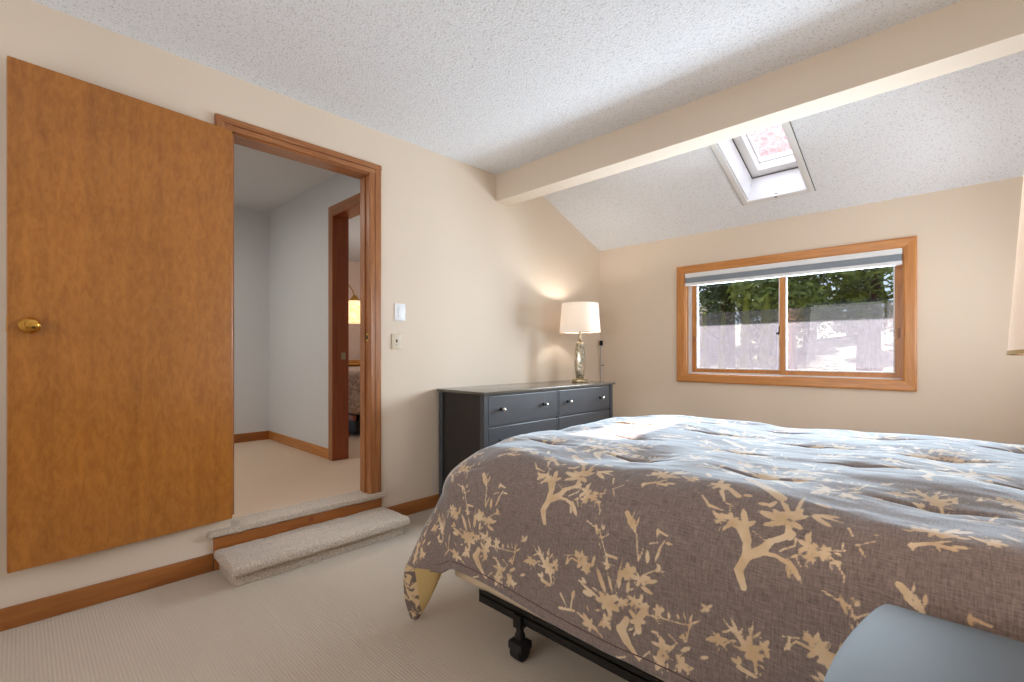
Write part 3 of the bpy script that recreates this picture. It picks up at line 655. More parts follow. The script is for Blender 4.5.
for x in (1.62, 2.92):
    for y in (BY0-0.006, 2.03, BY1-0.012):
        bm = bmesh.new(); lathe(bm, [(0.012, 0.045), (0.012, 0.075), (0.019, 0.078), (0.019, 0.09), (0.014, 0.10), (0.014, 0.135)], (x, y, 0), 16); bx(bm, x-0.018, x+0.018, y-0.018, y+0.018, 0.118, 0.165)
        lg = obj('leg', bm, 'black_metal', bd, smooth=True)
        bm = bmesh.new(); lathe(bm, [(0.024, -0.026), (0.033, -0.021), (0.034, 0.0), (0.033, 0.021), (0.024, 0.026)], (x, y, 0.034), 20, axis='x'); bx(bm, x-0.034, x+0.034, y-0.030, y+0.030, 0.040, 0.070, bev=0.007)
        obj('caster', bm, 'black_rubber', lg, smooth=True)

# ------------------------------------------------------------------ comforter
TOPZ, RR = 0.742, 0.215
IX0, IY0, IY1 = BX0+0.115, BY0+0.125, BY1-0.08      # flat part of the top
U0, V0, V1, U1 = -0.625, -0.620, (IY1-IY0)+0.88, BX1-IX0
class VN:                                        # smooth value noise on a lattice
    def __init__(s, seed, n=64): s.g = np.random.RandomState(seed).rand(n, n)*2-1; s.n = n
    def __call__(s, x, y):
        xi = np.floor(x).astype(int); yi = np.floor(y).astype(int); fx = x-xi; fy = y-yi
        fx = fx*fx*fx*(fx*(fx*6-15)+10); fy = fy*fy*fy*(fy*(fy*6-15)+10); n = s.n
        g = s.g; a = g[xi % n, yi % n]; b = g[(xi+1) % n, yi % n]; c = g[xi % n, (yi+1) % n]; d = g[(xi+1) % n, (yi+1) % n]
        return (a*(1-fx)+b*fx)*(1-fy)+(c*(1-fx)+d*fx)*fy
n1, n2, n3 = VN(3), VN(11), VN(23)
def drape(U, V):
    """cloth coordinates (metres on the cloth) -> place in the room"""
    H = IY1-IY0
    ax = np.maximum(0, -U); ay = np.where(V < 0, -V, np.maximum(0, V-H)); sy = np.where(V < 0, -1.0, 1.0)
    d = np.hypot(ax, ay); ph = np.arctan2(ay, np.maximum(ax, 1e-9))          # 0 = foot side, 90 = long side
    R = RR
    th = np.minimum(d/R, PI/2)
    out = R*np.sin(th)*0.95; down = R*(1-np.cos(th)) + np.maximum(0, d-R*PI/2)
    corner = np.sin(np.clip(2*ph, 0, PI))**2 * (ax > 0) * (ay > 0)
    # hang limit so that the hem stays nearly level round the corner
    lim = 0.525 + 0.03*corner
    over = np.maximum(0, down-0.20)
    fold = np.exp(-((np.degrees(ph)-52)/17.0)**2) * (ax > 0) * (ay > 0)
    out = out + over*(0.02 + 0.50*fold - 0.05*corner) 
    run = np.where(ax > 0, V, 0) + np.where(ay > 0, U, 0)
    out = out + np.minimum(over, 0.35)*0.05*n1(run*3.1+7, over*0.8+2)*(1-corner)
    dirx, diry = np.cos(ph), np.sin(ph)
    X = IX0 + np.maximum(U, 0) - out*dirx*(d > 0)
    Y = IY0 + np.clip(V, 0, H) + sy*out*diry*(d > 0)
    puff = 0.018*n1(U*2.2+5, V*2.2+9) + 0.010*n2(U*5+5, V*5+9) + 0.0030*n3(U*8+3, V*15+9) + 0.0010*n2(U*22+3, V*40+9)
    flat = np.clip(1-d/0.5, 0.25, 1)
    # quilting tufts with soft puckers
    tuft = np.zeros_like(U)
    for i in range(-2, 7):
        for j in range(-2, 6):
            cu = 0.20+i*0.40+(0.2 if j % 2 else 0); cv = 0.16+j*0.34
            du, dv = U-cu, V-cv; r = np.hypot(du, dv*1.25)
            a = np.arctan2(dv, du)
            tuft -= 0.010*np.exp(-(r/0.04)**2) + 0.009*np.exp(-(r/0.13)**2)
            tuft -= 0.010*np.exp(-((dv-0.12*du)/0.010)**2)*np.exp(-((np.abs(du)-0.05)/0.06)**2)
    h = (puff*0.9 + tuft*np.clip(1.2-d/0.25, 0, 1)) * flat
    crown = -0.048*np.exp(-(np.hypot(U+0.10, np.minimum(V, H-V)+0.06)/0.20)**2) - 0.004*np.clip((0.35-np.maximum(U, -0.1))/0.45, 0, 1)**2
    nz = np.cos(th)
    # soft dent near the hem and hanging waves
    wav = 0.010*n2(run*4+1, over*2.5+4)*np.clip(over/0.15, 0, 1)
    X -= (h*np.sin(th)+wav)*dirx*(d > 0); Y += sy*(h*np.sin(th)+wav)*diry*(d > 0)
    Z = TOPZ - down + h*nz + crown
    return X, Y, Z, d, down, lim, ph
STEP = 0.0045
us = np.arange(U0, U1+STEP, STEP); vs = np.arange(V0, V1+STEP, STEP)
# squash the cloth's corner so that its drop is limited
def clothmap(us, vs):
    U, V = np.meshgrid(us, vs, indexing='ij')
    H = IY1-IY0
    ax = np.maximum(0, -U); sgn = np.where(V < 0, -1.0, 1.0); ay = np.where(V < 0, -V, np.maximum(0, V-H))
    m = np.maximum(ax, ay); r = np.hypot(ax, ay); k = np.where(r > 1e-9, m/np.maximum(r, 1e-9), 1)
    k = 1-(1-k)*0.97
    ay = np.where(V < 0, ay*(1-0.05*np.exp(-((U-0.08)/0.30)**2)*np.clip((U+0.16)/0.12, 0, 1)), ay)
    ax = ax*(1+0.42*np.clip((V-0.15)/0.5, 0, 1))
    U2 = np.where(ax > 0, -ax*k, U); V2 = np.where(ay > 0, np.where(V < 0, -ay*k, H+ay*k), V)
    return U2, V2
# --- the print: signed distance to branches, leaves and blossoms, in cloth coordinates
def sdf_grid(us, vs, prims):
    F = np.full((len(us), len(vs)), 0.05, np.float32)
    for p in prims:
        if p[0] == 'c':
            _, x0, y0, x1, y1, r0, r1 = p; pad = max(r0, r1)+0.015
            lo = (min(x0, x1)-pad, min(y0, y1)-pad); hi = (max(x0, x1)+pad, max(y0, y1)+pad)
        else:
            _, x0, y0, ang, la, lb = p; pad = max(la, lb)+0.012; lo = (x0-pad, y0-pad); hi = (x0+pad, y0+pad)
        i0, i1 = np.searchsorted(us, (lo[0], hi[0])); j0, j1 = np.searchsorted(vs, (lo[1], hi[1]))
        if i1 <= i0 or j1 <= j0: continue
        X = us[i0:i1, None]; Y = vs[None, j0:j1]
        if p[0] == 'c':
            dx, dy = x1-x0, y1-y0; L2 = dx*dx+dy*dy+1e-12
            t = np.clip(((X-x0)*dx+(Y-y0)*dy)/L2, 0, 1)
            D = np.hypot(X-x0-t*dx, Y-y0-t*dy)-(r0+(r1-r0)*t)
        else:                                      # pointed oval leaf / petal
            ca, sa = math.cos(ang), math.sin(ang); a = (X-x0)*ca+(Y-y0)*sa; b = -(X-x0)*sa+(Y-y0)*ca
            q = np.sqrt((a/la)**2+(b/lb)**2); D = (q-1)*min(la, lb)
        F[i0:i1, j0:j1] = np.minimum(F[i0:i1, j0:j1], D)
    return F
# one repeat of the printed branches: c = tapering stem, l = leaf, b = blossom (metres on the cloth)
PRINT = """c 1.0715 -0.3095 1.058 -0.2735 0.0076 0.0108;c 1.058 -0.2735 1.0715 -0.2375 0.0099 0.0108;c 1.0715 -0.2375 1.067 -0.2015 0.0108 0.009;c 1.067 -0.2015
1.049 -0.17 0.0108 0.0151;c 1.049 -0.17 1.031 -0.1655 0.0126 0.0117;b 0.995 -0.1655 0.0168;b 1.022 -0.1565 0.0201;l 1.058 -0.1655 1.04 -0.1205
0.0095;l 1.058 -0.1655 1.076 -0.1475 0.0076;l 0.9995 -0.1655 0.9725 -0.1475 0.0066;l 1.013 -0.1745 1.0085 -0.1925 0.0047;c 1.0715 -0.2375 1.103 -0.215
0.0104 0.0123;c 1.103 -0.215 1.1165 -0.188 0.011 0.0085;c 1.1165 -0.188 1.148 -0.1655 0.0066 0.0066;c 1.148 -0.1655 1.157 -0.1565 0.0085 0.0085;c
1.1525 -0.1655 1.1435 -0.1295 0.0085 0.0057;l 1.1435 -0.1295 1.076 -0.116 0.012;l 1.1435 -0.1295 1.094 -0.152 0.0087;l 1.139 -0.125 1.103 -0.098
0.0087;l 1.1435 -0.116 1.1255 -0.062 0.0059;l 1.148 -0.1205 1.1795 -0.089 0.0076;l 1.148 -0.125 1.175 -0.1385 0.0096;l 1.148 -0.1205 1.1615 -0.0665
0.0102;l 1.1435 -0.1115 1.103 -0.035 0.0054;l 1.1525 -0.1025 1.1525 0.0055 0.0054;c 1.121 -0.116 1.157 -0.0935 0.0136 0.0111;c 1.076 -0.1745 1.103
-0.188 0.0017 0.0017;l 1.094 -0.0845 1.067 -0.089 0.0122;l 1.094 -0.0935 1.103 -0.062 0.0076;c 1.1075 -0.0395 1.0445 0.0145 0.0151 0.016;l 1.0445
0.0145 0.995 0.0505 0.016;l 1.049 -0.0665 1.0265 -0.071 0.0109;l 1.184 -0.0845 1.229 -0.1115 0.0087;l 1.184 -0.0845 1.238 -0.062 0.0092;l 1.184
-0.0755 1.247 -0.0845 0.0048;l 1.175 -0.017 1.2155 -0.026 0.0097;c 1.103 -0.2195 1.1345 -0.2195 0.0063 0.004;c 1.1345 -0.2195 1.157 -0.2285 0.0043
0.0052;l 1.157 -0.2195 1.1885 -0.26 0.0076;l 1.157 -0.233 1.166 -0.26 0.0047;b 1.193 -0.1745 0.0226;b 1.2245 -0.179 0.0185;b 1.202 -0.206 0.015;c
1.139 -0.206 1.166 -0.1835 0.0024 0.0024;c 1.166 -0.1835 1.166 -0.1655 0.0015 0.0012;l 1.1795 -0.2015 1.1615 -0.215 0.0034;c 1.1705 -0.206 1.184
-0.2285 0.003 0.0017;l 1.193 -0.2195 1.1975 -0.2285 0.0051;c 1.229 -0.188 1.247 -0.197 0.0027 0.0027;l 1.238 -0.2015 1.2605 -0.197 0.0054;c 1.247
-0.197 1.265 -0.224 0.003 0.0023;l 1.265 -0.224 1.265 -0.2375 0.003;l 1.238 -0.2015 1.2425 -0.2195 0.003;c 1.2335 -0.1745 1.2605 -0.1655 0.0018
0.0013;l 1.2425 -0.1745 1.256 -0.1835 0.0043;l 1.256 -0.1655 1.256 -0.1475 0.0015;c 0.932 -0.107 0.959 -0.134 0.0024 0.0038;c 0.959 -0.134 0.995
-0.1385 0.0048 0.0024;c 0.9725 -0.0755 0.9905 -0.107 0.0065 0.0027;b 0.959 -0.0485 0.0234;c 0.977 -0.0485 1.0175 -0.08 0.006 0.0082;l 0.9905 -0.1115
1.0175 -0.1205 0.0036;c 1.2605 -0.1025 1.2695 -0.125 0.0034 0.0025;c 1.2785 -0.1475 1.31 -0.125 0.0015 0.0015;l 1.283 -0.1475 1.2965 -0.17 0.0038;l
1.3055 -0.107 1.3145 -0.1025 0.0099;c 0.8015 -0.5975 0.7655 -0.5615 0.0042 0.0102;c 0.7655 -0.5615 0.7475 -0.5345 0.0125 0.0154;c 0.7475 -0.5345
0.7655 -0.4985 0.012 0.009;c 0.8015 -0.5975 0.833 -0.5615 0.0022 0.0016;b 0.7025 -0.4715 0.039;b 0.797 -0.4895 0.0341;b 0.7655 -0.3725 0.0244;b 0.8015
-0.377 0.0263;b 0.752 -0.458 0.0198;b 0.788 -0.44 0.0186;b 0.698 -0.53 0.0186;b 0.644 -0.5615 0.0303;b 0.626 -0.3995 0.0196;b 0.7025 -0.368 0.0157;b
0.86 -0.332 0.0122;b 0.8195 -0.449 0.0185;b 0.8555 -0.4445 0.0171;b 0.9275 -0.485 0.0129;b 0.869 -0.539 0.0298;b 0.86 -0.5795 0.0207;b 0.9185 -0.557
0.0191;b 0.9365 -0.566 0.0162;l 0.806 -0.395 0.842 -0.404 0.0075;l 0.8195 -0.3815 0.8555 -0.3635 0.0062;c 0.8105 -0.3635 0.851 -0.3365 0.0019 0.0019;l
0.824 -0.3275 0.824 -0.2915 0.0073;c 0.797 -0.3275 0.788 -0.26 0.0032 0.0024;l 0.7835 -0.26 0.7655 -0.2195 0.0065;l 0.7835 -0.2375 0.7835 -0.215
0.0046;l 0.8465 -0.314 0.86 -0.278 0.0045;c 0.8555 -0.2825 0.869 -0.2555 0.0027 0.002;l 0.869 -0.26 0.8915 -0.26 0.0043;c 0.8285 -0.2735 0.851 -0.2645
0.002 0.002;c 0.8015 -0.3185 0.8105 -0.2915 0.0022 0.0022;c 0.698 -0.35 0.6665 -0.278 0.0024 0.0024;c 0.6665 -0.278 0.644 -0.2735 0.0024 0.0016;c 0.68
-0.296 0.698 -0.2825 0.0019 0.0019;c 0.698 -0.341 0.7295 -0.341 0.004 0.004;l 0.59 -0.368 0.608 -0.386 0.0054;c 0.5495 -0.413 0.572 -0.386 0.0022
0.0022;c 0.572 -0.386 0.6035 -0.3905 0.0032 0.0032;l 0.608 -0.386 0.6305 -0.3635 0.0065;l 0.68 -0.4715 0.608 -0.449 0.0058;l 0.653 -0.4715 0.617
-0.4715 0.0101;l 0.698 -0.449 0.6665 -0.386 0.0091;l 0.7205 -0.44 0.7025 -0.3905 0.0052;l 0.7385 -0.422 0.743 -0.377 0.0073;l 0.7655 -0.4265 0.77
-0.3905 0.0061;l 0.7295 -0.4265 0.7475 -0.3365 0.0031;l 0.806 -0.44 0.8105 -0.413 0.0061;c 0.806 -0.467 0.9455 -0.449 0.0023 0.0023;l 0.887 -0.4535
0.887 -0.4355 0.0065;l 0.914 -0.4445 0.9095 -0.431 0.0047;l 0.932 -0.44 0.9275 -0.422 0.0037;l 0.941 -0.4445 0.95 -0.4175 0.0036;l 0.9455 -0.4445
0.968 -0.4265 0.0037;c 0.9455 -0.4445 0.932 -0.494 0.0024 0.0024;c 0.851 -0.467 0.86 -0.476 0.0025 0.0017;l 0.869 -0.5345 0.8375 -0.5345 0.0065;l
0.8645 -0.5345 0.8645 -0.5075 0.0067;l 0.8825 -0.5435 0.905 -0.512 0.0043;c 0.887 -0.494 0.9095 -0.5075 0.0026 0.0026;l 0.9185 -0.5255 0.9455 -0.503
0.0065;c 0.527 -0.557 0.5855 -0.5435 0.0047 0.0038;l 0.5765 -0.512 0.5855 -0.4805 0.0073;c 0.5765 -0.512 0.572 -0.5435 0.0033 0.0033;c 0.5315 -0.512
0.554 -0.539 0.0047 0.0023;c 0.599 -0.5435 0.644 -0.5615 0.0038 0.0038;c 0.644 -0.5615 0.68 -0.575 0.0029 0.0029;l 0.743 -0.6155 0.7655 -0.602
0.0038;l 0.752 -0.611 0.7295 -0.62 0.0043;b 0.986 -0.3905 0.0137;b 1.013 -0.4535 0.02;c 1.031 -0.458 1.0445 -0.4445 0.0025 0.0025;c 1.0265 -0.431 1.04
-0.422 0.0027 0.0027;l 1.058 -0.431 1.022 -0.395 0.0032;l 1.0625 -0.422 1.0445 -0.3905 0.0051;l 1.0715 -0.422 1.04 -0.413 0.0054;c 1.0625 -0.4265
1.0805 -0.44 0.0054 0.0054;l 1.0625 -0.4265 1.0715 -0.404 0.003;l 1.0895 -0.4175 1.094 -0.3815 0.0038;c 1.0895 -0.4175 1.085 -0.3995 0.001 0.001;l
1.094 -0.4175 1.112 -0.395 0.0034;b 1.085 -0.449 0.027;b 1.121 -0.4265 0.0168;b 1.103 -0.4535 0.0134;c 1.0985 -0.4625 1.103 -0.494 0.0038 0.0038;l
1.067 -0.4895 1.0445 -0.485 0.0107;l 1.067 -0.4895 1.0625 -0.4715 0.008;c 1.0625 -0.4985 1.0985 -0.503 0.0062 0.0047;l 1.085 -0.503 1.0805 -0.5165
0.0024;l 1.1075 -0.4985 1.1165 -0.485 0.002;l 0.968 -0.521 0.9905 -0.5075 0.0054;l 1.211 -0.3725 1.1975 -0.359 0.0068;c 1.202 -0.3725 1.2155 -0.3725
0.0062 0.0057;b 1.2245 -0.3635 0.0129;l 1.229 -0.3815 1.2065 -0.4085 0.0074;l 1.229 -0.3815 1.238 -0.413 0.0076;c 1.2335 -0.386 1.256 -0.386 0.0058
0.0045;l 1.2515 -0.386 1.2515 -0.3995 0.0034;c 1.157 -0.386 1.1885 -0.377 0.0019 0.0019;c 1.1615 -0.413 1.1705 -0.386 0.0015 0.0012;c 1.1705 -0.386
1.1705 -0.4085 0.0022 0.0022;c 1.229 -0.2645 1.256 -0.2735 0.0024 0.0028;l 1.274 -0.296 1.2605 -0.2645 0.0055;b 1.2875 -0.269 0.0067;l 1.2785 -0.3005
1.2875 -0.2915 0.003;l 1.2875 -0.3275 1.2785 -0.3095 0.0034;l 1.2605 -0.3905 1.2695 -0.3545 0.006;l 1.2425 -0.4445 1.2245 -0.431 0.0076;l 1.229
-0.4445 1.211 -0.4445 0.0038;l 1.373 -0.125 1.3685 -0.1025 0.0059;c 1.3685 -0.1115 1.4 -0.0935 0.0057 0.0047;l 1.4 -0.0935 1.4315 -0.071 0.0043;c
1.4045 -0.0935 1.436 -0.098 0.0054 0.0054;l 1.4315 -0.089 1.4585 -0.0845 0.006;l 1.409 -0.098 1.4135 -0.1115 0.0032;l 1.4 -0.1115 1.4045 -0.1115
0.0036;b 1.4 -0.0485 0.0322;l 1.391 -0.053 1.364 -0.0395 0.0105;l 1.4135 -0.062 1.4405 -0.0395 0.009;l 1.418 -0.0485 1.4405 0.0145 0.0076;l 1.4315
-0.0305 1.463 0.01 0.0091;l 1.436 -0.053 1.4585 -0.044 0.0061;c 1.4585 -0.0305 1.4765 -0.044 0.0046 0.0046;b 1.49 -0.0395 0.019;l 1.4855 -0.0485
1.5035 -0.0575 0.0072;l 1.5035 0.0325 1.5305 -0.0035 0.0081;c 1.355 -0.2105 1.3685 -0.224 0.007 0.0081;c 1.3685 -0.233 1.382 -0.2465 0.0054 0.0034;l
1.3775 -0.2195 1.3775 -0.2015 0.0024;l 1.4585 -0.251 1.4585 -0.2285 0.0054;c 1.463 -0.2375 1.4855 -0.242 0.0036 0.003"""

prims = []
R_ = random.Random(5)
unit = []
for e in PRINT.replace('\n', ' ').split(';'):
    q = e.split(); q = [q[0]] + [float(x) for x in q[1:]]
    if q[0] != 'b' and math.hypot(q[3]-q[1], q[4]-q[2]) > 0.16: continue
    if q[0] == 'c': unit.append(('c', *q[1:5], max(q[5], .0018), max(q[6], .0018)))
    elif q[0] == 'l':
        x0, y0, x1, y1, hw = q[1:]; L_ = math.hypot(x1-x0, y1-y0)/2+0.0005; hw = min(max(hw*0.85, 0.0022), L_*0.5)
        unit.append(('e', (x0+x1)/2, (y0+y1)/2, math.atan2(y1-y0, x1-x0), L_, hw))
    else:
        x, y, r = q[1:]; r = min(r*1.05, 0.034); n = R_.choice((5, 6, 7)); a0 = R_.random()*6.28
        unit.append(('c', x, y, x+.001, y, r*.22, r*.22))
        for k in range(n):
            a = a0+k*2*PI/n+R_.uniform(-.2, .2); rr = r*R_.uniform(0.6, 1.25)
            unit.append(('e', x+math.cos(a)*rr*.55, y+math.sin(a)*rr*.55, a, rr*.52, rr*R_.uniform(.19, .30)))
        for k in range(3):
            a = R_.random()*6.28; rr = r*R_.uniform(1.1, 1.5); unit.append(('e', x+math.cos(a)*rr, y+math.sin(a)*rr, a+R_.uniform(-.6, .6), r*.30, r*.10))
PU, PV = 0.612, 0.66
for j in range(0, 4):
    for i in range(-3, 6):
        du = i*PU + (0.306 if j % 2 else 0); dv = j*PV
        for p in unit:
            if U0-.05 < p[1]+du < U1+.05 and V0-.05 < p[2]+dv < V1+.05:
                prims.append(('c', p[1]+du, p[2]+dv, p[3]+du, p[4]+dv, p[5], p[6]) if p[0] == 'c' else ('e', p[1]+du, p[2]+dv, *p[3:]))
SD = sdf_grid(us, vs, prims)
U2, V2 = clothmap(us, vs)
X, Y, Z, dd_, down_, lim_, ph_ = drape(U2, V2)
NU, NV = X.shape
co = np.stack([X, Y, Z], -1).reshape(-1, 3).astype(np.float32)
# lower skin 12 mm inside makes the quilt a thick closed sheet at its hem
idx = np.arange(NU*NV).reshape(NU, NV)
faces = np.stack([idx[:-1, :-1], idx[1:, :-1], idx[1:, 1:], idx[:-1, 1:]], -1).reshape(-1, 4)
me = bpy.data.meshes.new('comforter')
me.vertices.add(len(co)); me.vertices.foreach_set('co', co.ravel())
me.loops.add(len(faces)*4); me.loops.foreach_set('vertex_index', faces.ravel().astype(np.int32))
me.polygons.add(len(faces)); me.polygons.foreach_set('loop_start', (np.arange(len(faces))*4).astype(np.int32))
me.polygons.foreach_set('use_smooth', np.ones(len(faces), bool))
me.update(calc_edges=True)
at = me.attributes.new('print', 'FLOAT', 'POINT'); at.data.foreach_set('value', SD.ravel())
cl = np.zeros((NU*NV, 3), np.float32); UU, VV = np.meshgrid(us, vs, indexing='ij'); cl[:, 0] = UU.ravel(); cl[:, 1] = VV.ravel()
at = me.attributes.new('cloth', 'FLOAT_VECTOR', 'POINT'); at.data.foreach_set('vector', cl.ravel())
cf = thing('comforter', 'taupe comforter printed with cream blossoming branches spread over the bed', 'comforter', (2.2, 2.0, 0.74))
me.materials.append(M['comforter_cloth'])
qt = bpy.data.objects.new('quilt', me); C.objects.link(qt)
me.transform(Matrix.Translation(-Vector(cf.location))); qt.parent = cf
sol = qt.modifiers.new('thickness', 'SOLIDIFY'); sol.thickness = 0.010; sol.offset = 0 ; sol.use_rim = True
# piped hem along the foot and long sides
hem = [Vector(co[i*NV]) for i in range(NU-1, -1, -6)] + [Vector(co[j]) for j in range(0, NV, 6)]
plain('hem_piping', (86, 66, 60), 0.85)
obj('hem_piping', tube(bmesh.new(), [p_+Vector((0, 0, 0.0)) for p_ in hem], 0.0035, 8), 'hem_piping', cf, smooth=True)
# second seam line a little above the hem
kk = int(0.034/STEP)
hem2 = [Vector(co[i*NV+kk]) for i in range(NU-1, kk, -6)] + [Vector(co[kk*NV+j]) for j in range(kk, NV, 6)]
def outw(p_):
    c = Vector((max(p_.x, IX0), min(max(p_.y, IY0), IY1), p_.z)); d_ = (p_-c); d_.z = 0
    return p_+d_.normalized()*0.004
obj('hem_stitching', tube(bmesh.new(), [outw(p_) for p_ in hem2], 0.0022, 6), 'hem_piping', cf, smooth=True)
# corner flap hanging down to the carpet, lining side out
def flap(side):
    bm = bmesh.new(); rings = []; n = 22; zs = 14
    for i in range(zs+1):
        t = i/zs; z = 0.245*(1-t)+0.012*t
        cx = 1.197 - 0.012*math.sin(t*PI) - 0.058*t; cy = 1.150 - 0.010*t
        wd = 0.070*(1-t**2.2)+0.016; dp = 0.030*(1-t)+0.012
        ring = []
        for k in range(n):
            a = 2*PI*k/n; px = math.cos(a)*wd; py = math.sin(a)*dp
            rip = 0.004*math.sin(3*a+5*t)
            # long axis faces the camera (runs along x+y)
            ux, uy = 0.80, 0.60
            ring.append(bm.verts.new((cx+px*ux-(py+rip)*uy*-1*0.6, cy+px*uy*0.8-(py+rip)*ux, z)))
        rings.append(ring)
    for A, B in zip(rings, rings[1:]):
        for k in range(n): bm.faces.new((A[k], A[(k+1) % n], B[(k+1) % n], B[k]))
    bm.faces.new(rings[0]); bm.faces.new(rings[-1]); return bm
plain('flap_print', (150, 132, 120), 0.85, var=0.2, vscale=28)
def flap_mat():
    m, nt, b = new_mat('flap_cloth'); tc = nt.nodes.new('ShaderNodeTexCoord')
    n = noise_tex(nt, coords(nt), 26, 3, 0.6, 0.8)
    pr_ = ramp(nt, n, [(0.46, lin((112, 96, 90))), (0.52, lin((206, 180, 140)))])
    sx = nt.nodes.new('ShaderNodeSeparateXYZ'); nt.links.new(tc.outputs['Generated'], sx.inputs[0])
    s = math_n(nt, 'ADD', sx.outputs[0], math_n(nt, 'MULTIPLY', sx.outputs[2], -0.10))
    f = math_n(nt, 'GREATER_THAN', s, 0.42)
    nt.links.new(mixc(nt, f, pr_, lin((196, 168, 112))), b.inputs['Base Color']); b.inputs['Roughness'].default_value = 0.9
flap_mat()
obj('corner_flap', flap(0), 'flap_cloth', cf, smooth=True)

# ------------------------------------------------------------------ outdoors
def ground_z(x, y): return -0.35 + 0.13*max(0, y-6) + 0.05*math.sin(x*0.7+y*0.4)
bm = bmesh.new(); G = {}
for i in range(0, 41):
    for j in range(0, 31):
        x = -16+i*0.8; y = 4.4+j*0.9; G[i, j] = bm.verts.new((x, y, ground_z(x, y)))
for i in range(40):
    for j in range(30): bm.faces.new((G[i, j], G[i+1, j], G[i+1, j+1], G[i, j+1]))
struct('ground', bm, 'lawn', 'sunlit lawn rising away behind the house', 'ground', True)
def leaves(bm, cx, cy, cz, rx, ry, rz, n, size, rnd, hollow=0.35):
    for _ in range(n):
        while True:
            a = Vector((rnd.uniform(-1, 1), rnd.uniform(-1, 1), rnd.uniform(-1, 1)))
            if hollow < a.length < 1: break
        p_ = Vector((cx+a.x*rx, cy+a.y*ry, cz+a.z*rz))
        u = Vector((rnd.gauss(0, 1), rnd.gauss(0, 1), rnd.gauss(0, .6))).normalized(); v = u.orthogonal().normalized()
        s = size*rnd.uniform(.6, 1.3)
        bm.faces.new([bm.verts.new(p_-u*s), bm.verts.new(p_+v*s*.5), bm.verts.new(p_+u*s), bm.verts.new(p_-v*s*.5)])
def tree(name, label, x, y, h, r, crown, n, m, seed, group, tr=0.12, size=0.10, low=0.35):
    rnd = random.Random(seed); z0 = ground_z(x, y)-0.05
    t = thing(name, label, 'tree', (x, y, z0), group)
    lean = rnd.uniform(-.15, .15)
    bm = bmesh.new(); pts = [(x+lean*k/6*h*0.12+rnd.uniform(-.02, .02), y, z0+h*k/6) for k in range(7)]
    tube(bm, pts, [tr*(1-0.11*k) for k in range(7)], 10)
    for k in range(7):
        a = rnd.uniform(0, 6.28); zz = z0+h*(low+0.09*k); L_ = r*rnd.uniform(.6, .95)
        tube(bm, [(x, y, zz), (x+math.cos(a)*L_*.5, y+math.sin(a)*L_*.5, zz+.12), (x+math.cos(a)*L_, y+math.sin(a)*L_, zz+.35)], [tr*.35, tr*.22, tr*.08], 6)
    obj('trunk', bm, 'bark', t, smooth=True)
    bm = bmesh.new()
    for k in range(crown):
        a = rnd.uniform(0, 6.28); q = rnd.uniform(0, .75)*r
        zc = z0+h*(low+0.08+(1-low-0.1)*k/crown)
        leaves(bm, x+math.cos(a)*q, y+math.sin(a)*q, zc, r*.5, r*.5, r*.34, n//crown, size, rnd)
    obj('foliage', bm, m, t)
    return t
G_ = 'trees behind the lawn outside the window'
spec = [(-3.3, 10.2, 6, 1.5, .13, 'leaf_mid', 'leafy tree at the left edge of the window view'), (-1.95, 13.5, 7, 1.7, .16, 'leaf_dark', 'dark tree behind the small conifers in the left pane'),
        (-0.55, 12.2, 7, 1.5, .15, 'leaf_dark', 'dark tree behind the centre of the window'), (0.25, 10.6, 6, 1.3, .12, 'leaf_mid', 'mid green tree seen at the left of the right pane'),
        (1.0, 13.6, 7, 1.6, .16, 'leaf_dark', 'broad dark tree in the middle of the right pane'), (1.55, 11.0, 6.5, 1.4, .10, 'leaf_mid', 'leaning light green tree at the right edge of the window view'),
        (-4.4, 15.0, 8, 2.2, .2, 'leaf_dark', 'large dark tree far off at the left'), (2.9, 14.0, 8, 2.2, .2, 'leaf_dark', 'large dark tree far off at the right'),
        (-0.9, 17.5, 8, 2.4, .2, 'leaf_dark', 'furthest dark tree at the top of the lawn')]
lows = (.22, .12, .30, .24, .34, .20, .08, .08, .05)
for k, (x, y, h, r, tr_, m, lab) in enumerate(spec): tree('tree', lab, x, y, h, r, 12, 7000, m, 40+k, G_, tr_, 0.075, lows[k])
for k, (x, y, lab) in enumerate([(-7.6, 20.5, 'leftmost evergreen of the far row across the lawn'), (-5.2, 21.0, 'second evergreen from the left in the far row'), (-2.8, 20.2, 'evergreen of the far row behind the left pane'),
                                 (-0.4, 21.2, 'evergreen of the far row behind the centre stile'), (1.9, 20.4, 'evergreen of the far row behind the right pane'), (4.2, 21.0, 'rightmost evergreen of the far row across the lawn')]):
    tree('evergreen_tree', lab, x, y, 7.5, 1.15, 14, 6500, 'leaf_dark', 90+k, 'far row of evergreens', .15, 0.12, 0.0)
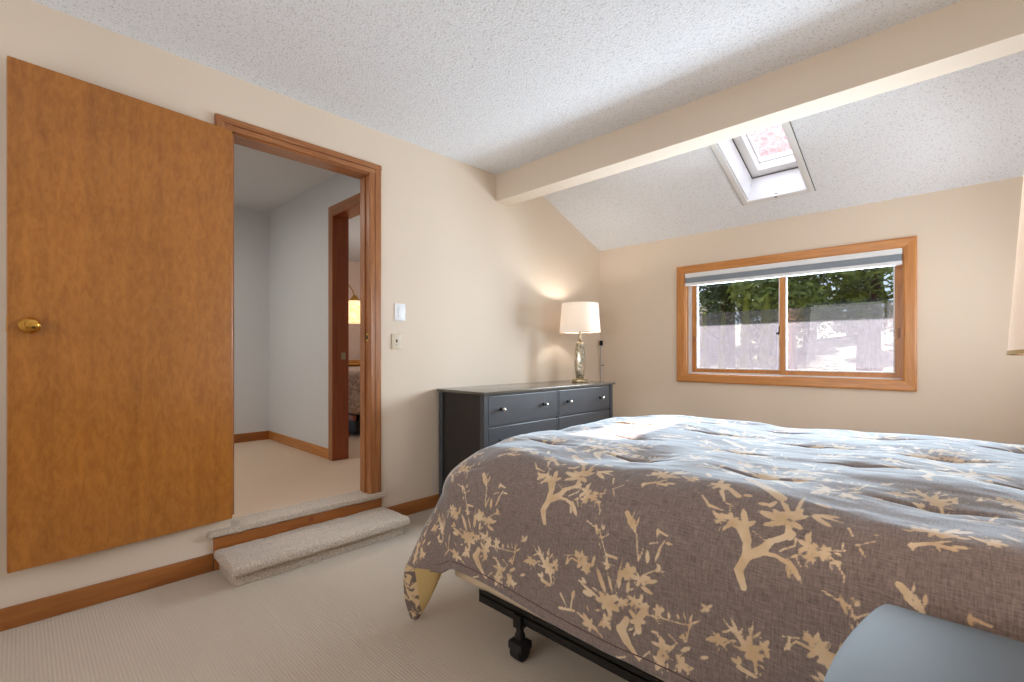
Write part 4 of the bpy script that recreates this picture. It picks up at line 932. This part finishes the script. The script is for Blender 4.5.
def conifer(x, y, h, r, seed, lab):
    rnd = random.Random(seed); z0 = ground_z(x, y)-0.03; t = thing('conical_shrub', lab, 'shrub', (x, y, z0), 'young conical evergreens outside the window')
    obj('trunk', tube(bmesh.new(), [(x, y, z0), (x, y, z0+h*.9)], [0.03, 0.008], 8), 'bark', t)
    bm = bmesh.new()
    for _ in range(2600):
        q = rnd.random()**1.3; rr = r*(1-q)**0.8*rnd.uniform(.65, 1.05)+0.01; a = rnd.uniform(0, 6.28)
        p_ = Vector((x+math.cos(a)*rr, y+math.sin(a)*rr, z0+0.06+q*(h-0.06))); u = Vector((math.cos(a)*.4, math.sin(a)*.4, 1)).normalized(); v = Vector((-math.sin(a), math.cos(a), 0))
        s = 0.045*rnd.uniform(.6, 1.2); bm.faces.new([bm.verts.new(p_-u*s), bm.verts.new(p_+v*s*.4), bm.verts.new(p_+u*s), bm.verts.new(p_-v*s*.4)])
    obj('foliage', bm, 'leaf_bright', t)
for k, (px, top, r, lab) in enumerate([(704.3, 314, .14, 'leftmost young conical evergreen in the left window pane'), (723.4, 315, .14, 'second young conical evergreen from the left in the left pane'),
                                       (745.9, 300, .18, 'tall young conical evergreen in the middle of the left pane'), (766.3, 296, .22, 'widest young conical evergreen, by the centre stile of the left pane')]):
    yy = 7.6; a = (px-512)/476; ca, sa = math.cos(math.radians(44)), math.sin(math.radians(44))
    rx, ry = -sa+a*ca, ca+a*sa; t_ = yy/ry; x = 2.8+rx*t_; zt = 1.109+(353.8-top)/476*t_
    conifer(x, yy, zt-ground_z(x, yy)+0.03, r, 70+k, lab)
sh = thing('garden_shed', 'low mauve-roofed shed behind the trees outside the window', 'shed', (-5.2, 17.0, 0.6))
obj('wall', box(-7.0, -3.6, 16, 18, 0.3, 2.0), 'shed_wall', sh)
bm = bmesh.new(); prism(bm, [(-7.2, 15.8), (-3.4, 15.8), (-3.4, 18.2), (-7.2, 18.2)], 2.0, 2.15); bm.verts.ensure_lookup_table()
for v in bm.verts:
    if v.co.z > 2.1: v.co.y = 17+(v.co.y-17)*0.05; v.co.z = 2.8
obj('roof', bm, 'roof_shingle', sh)
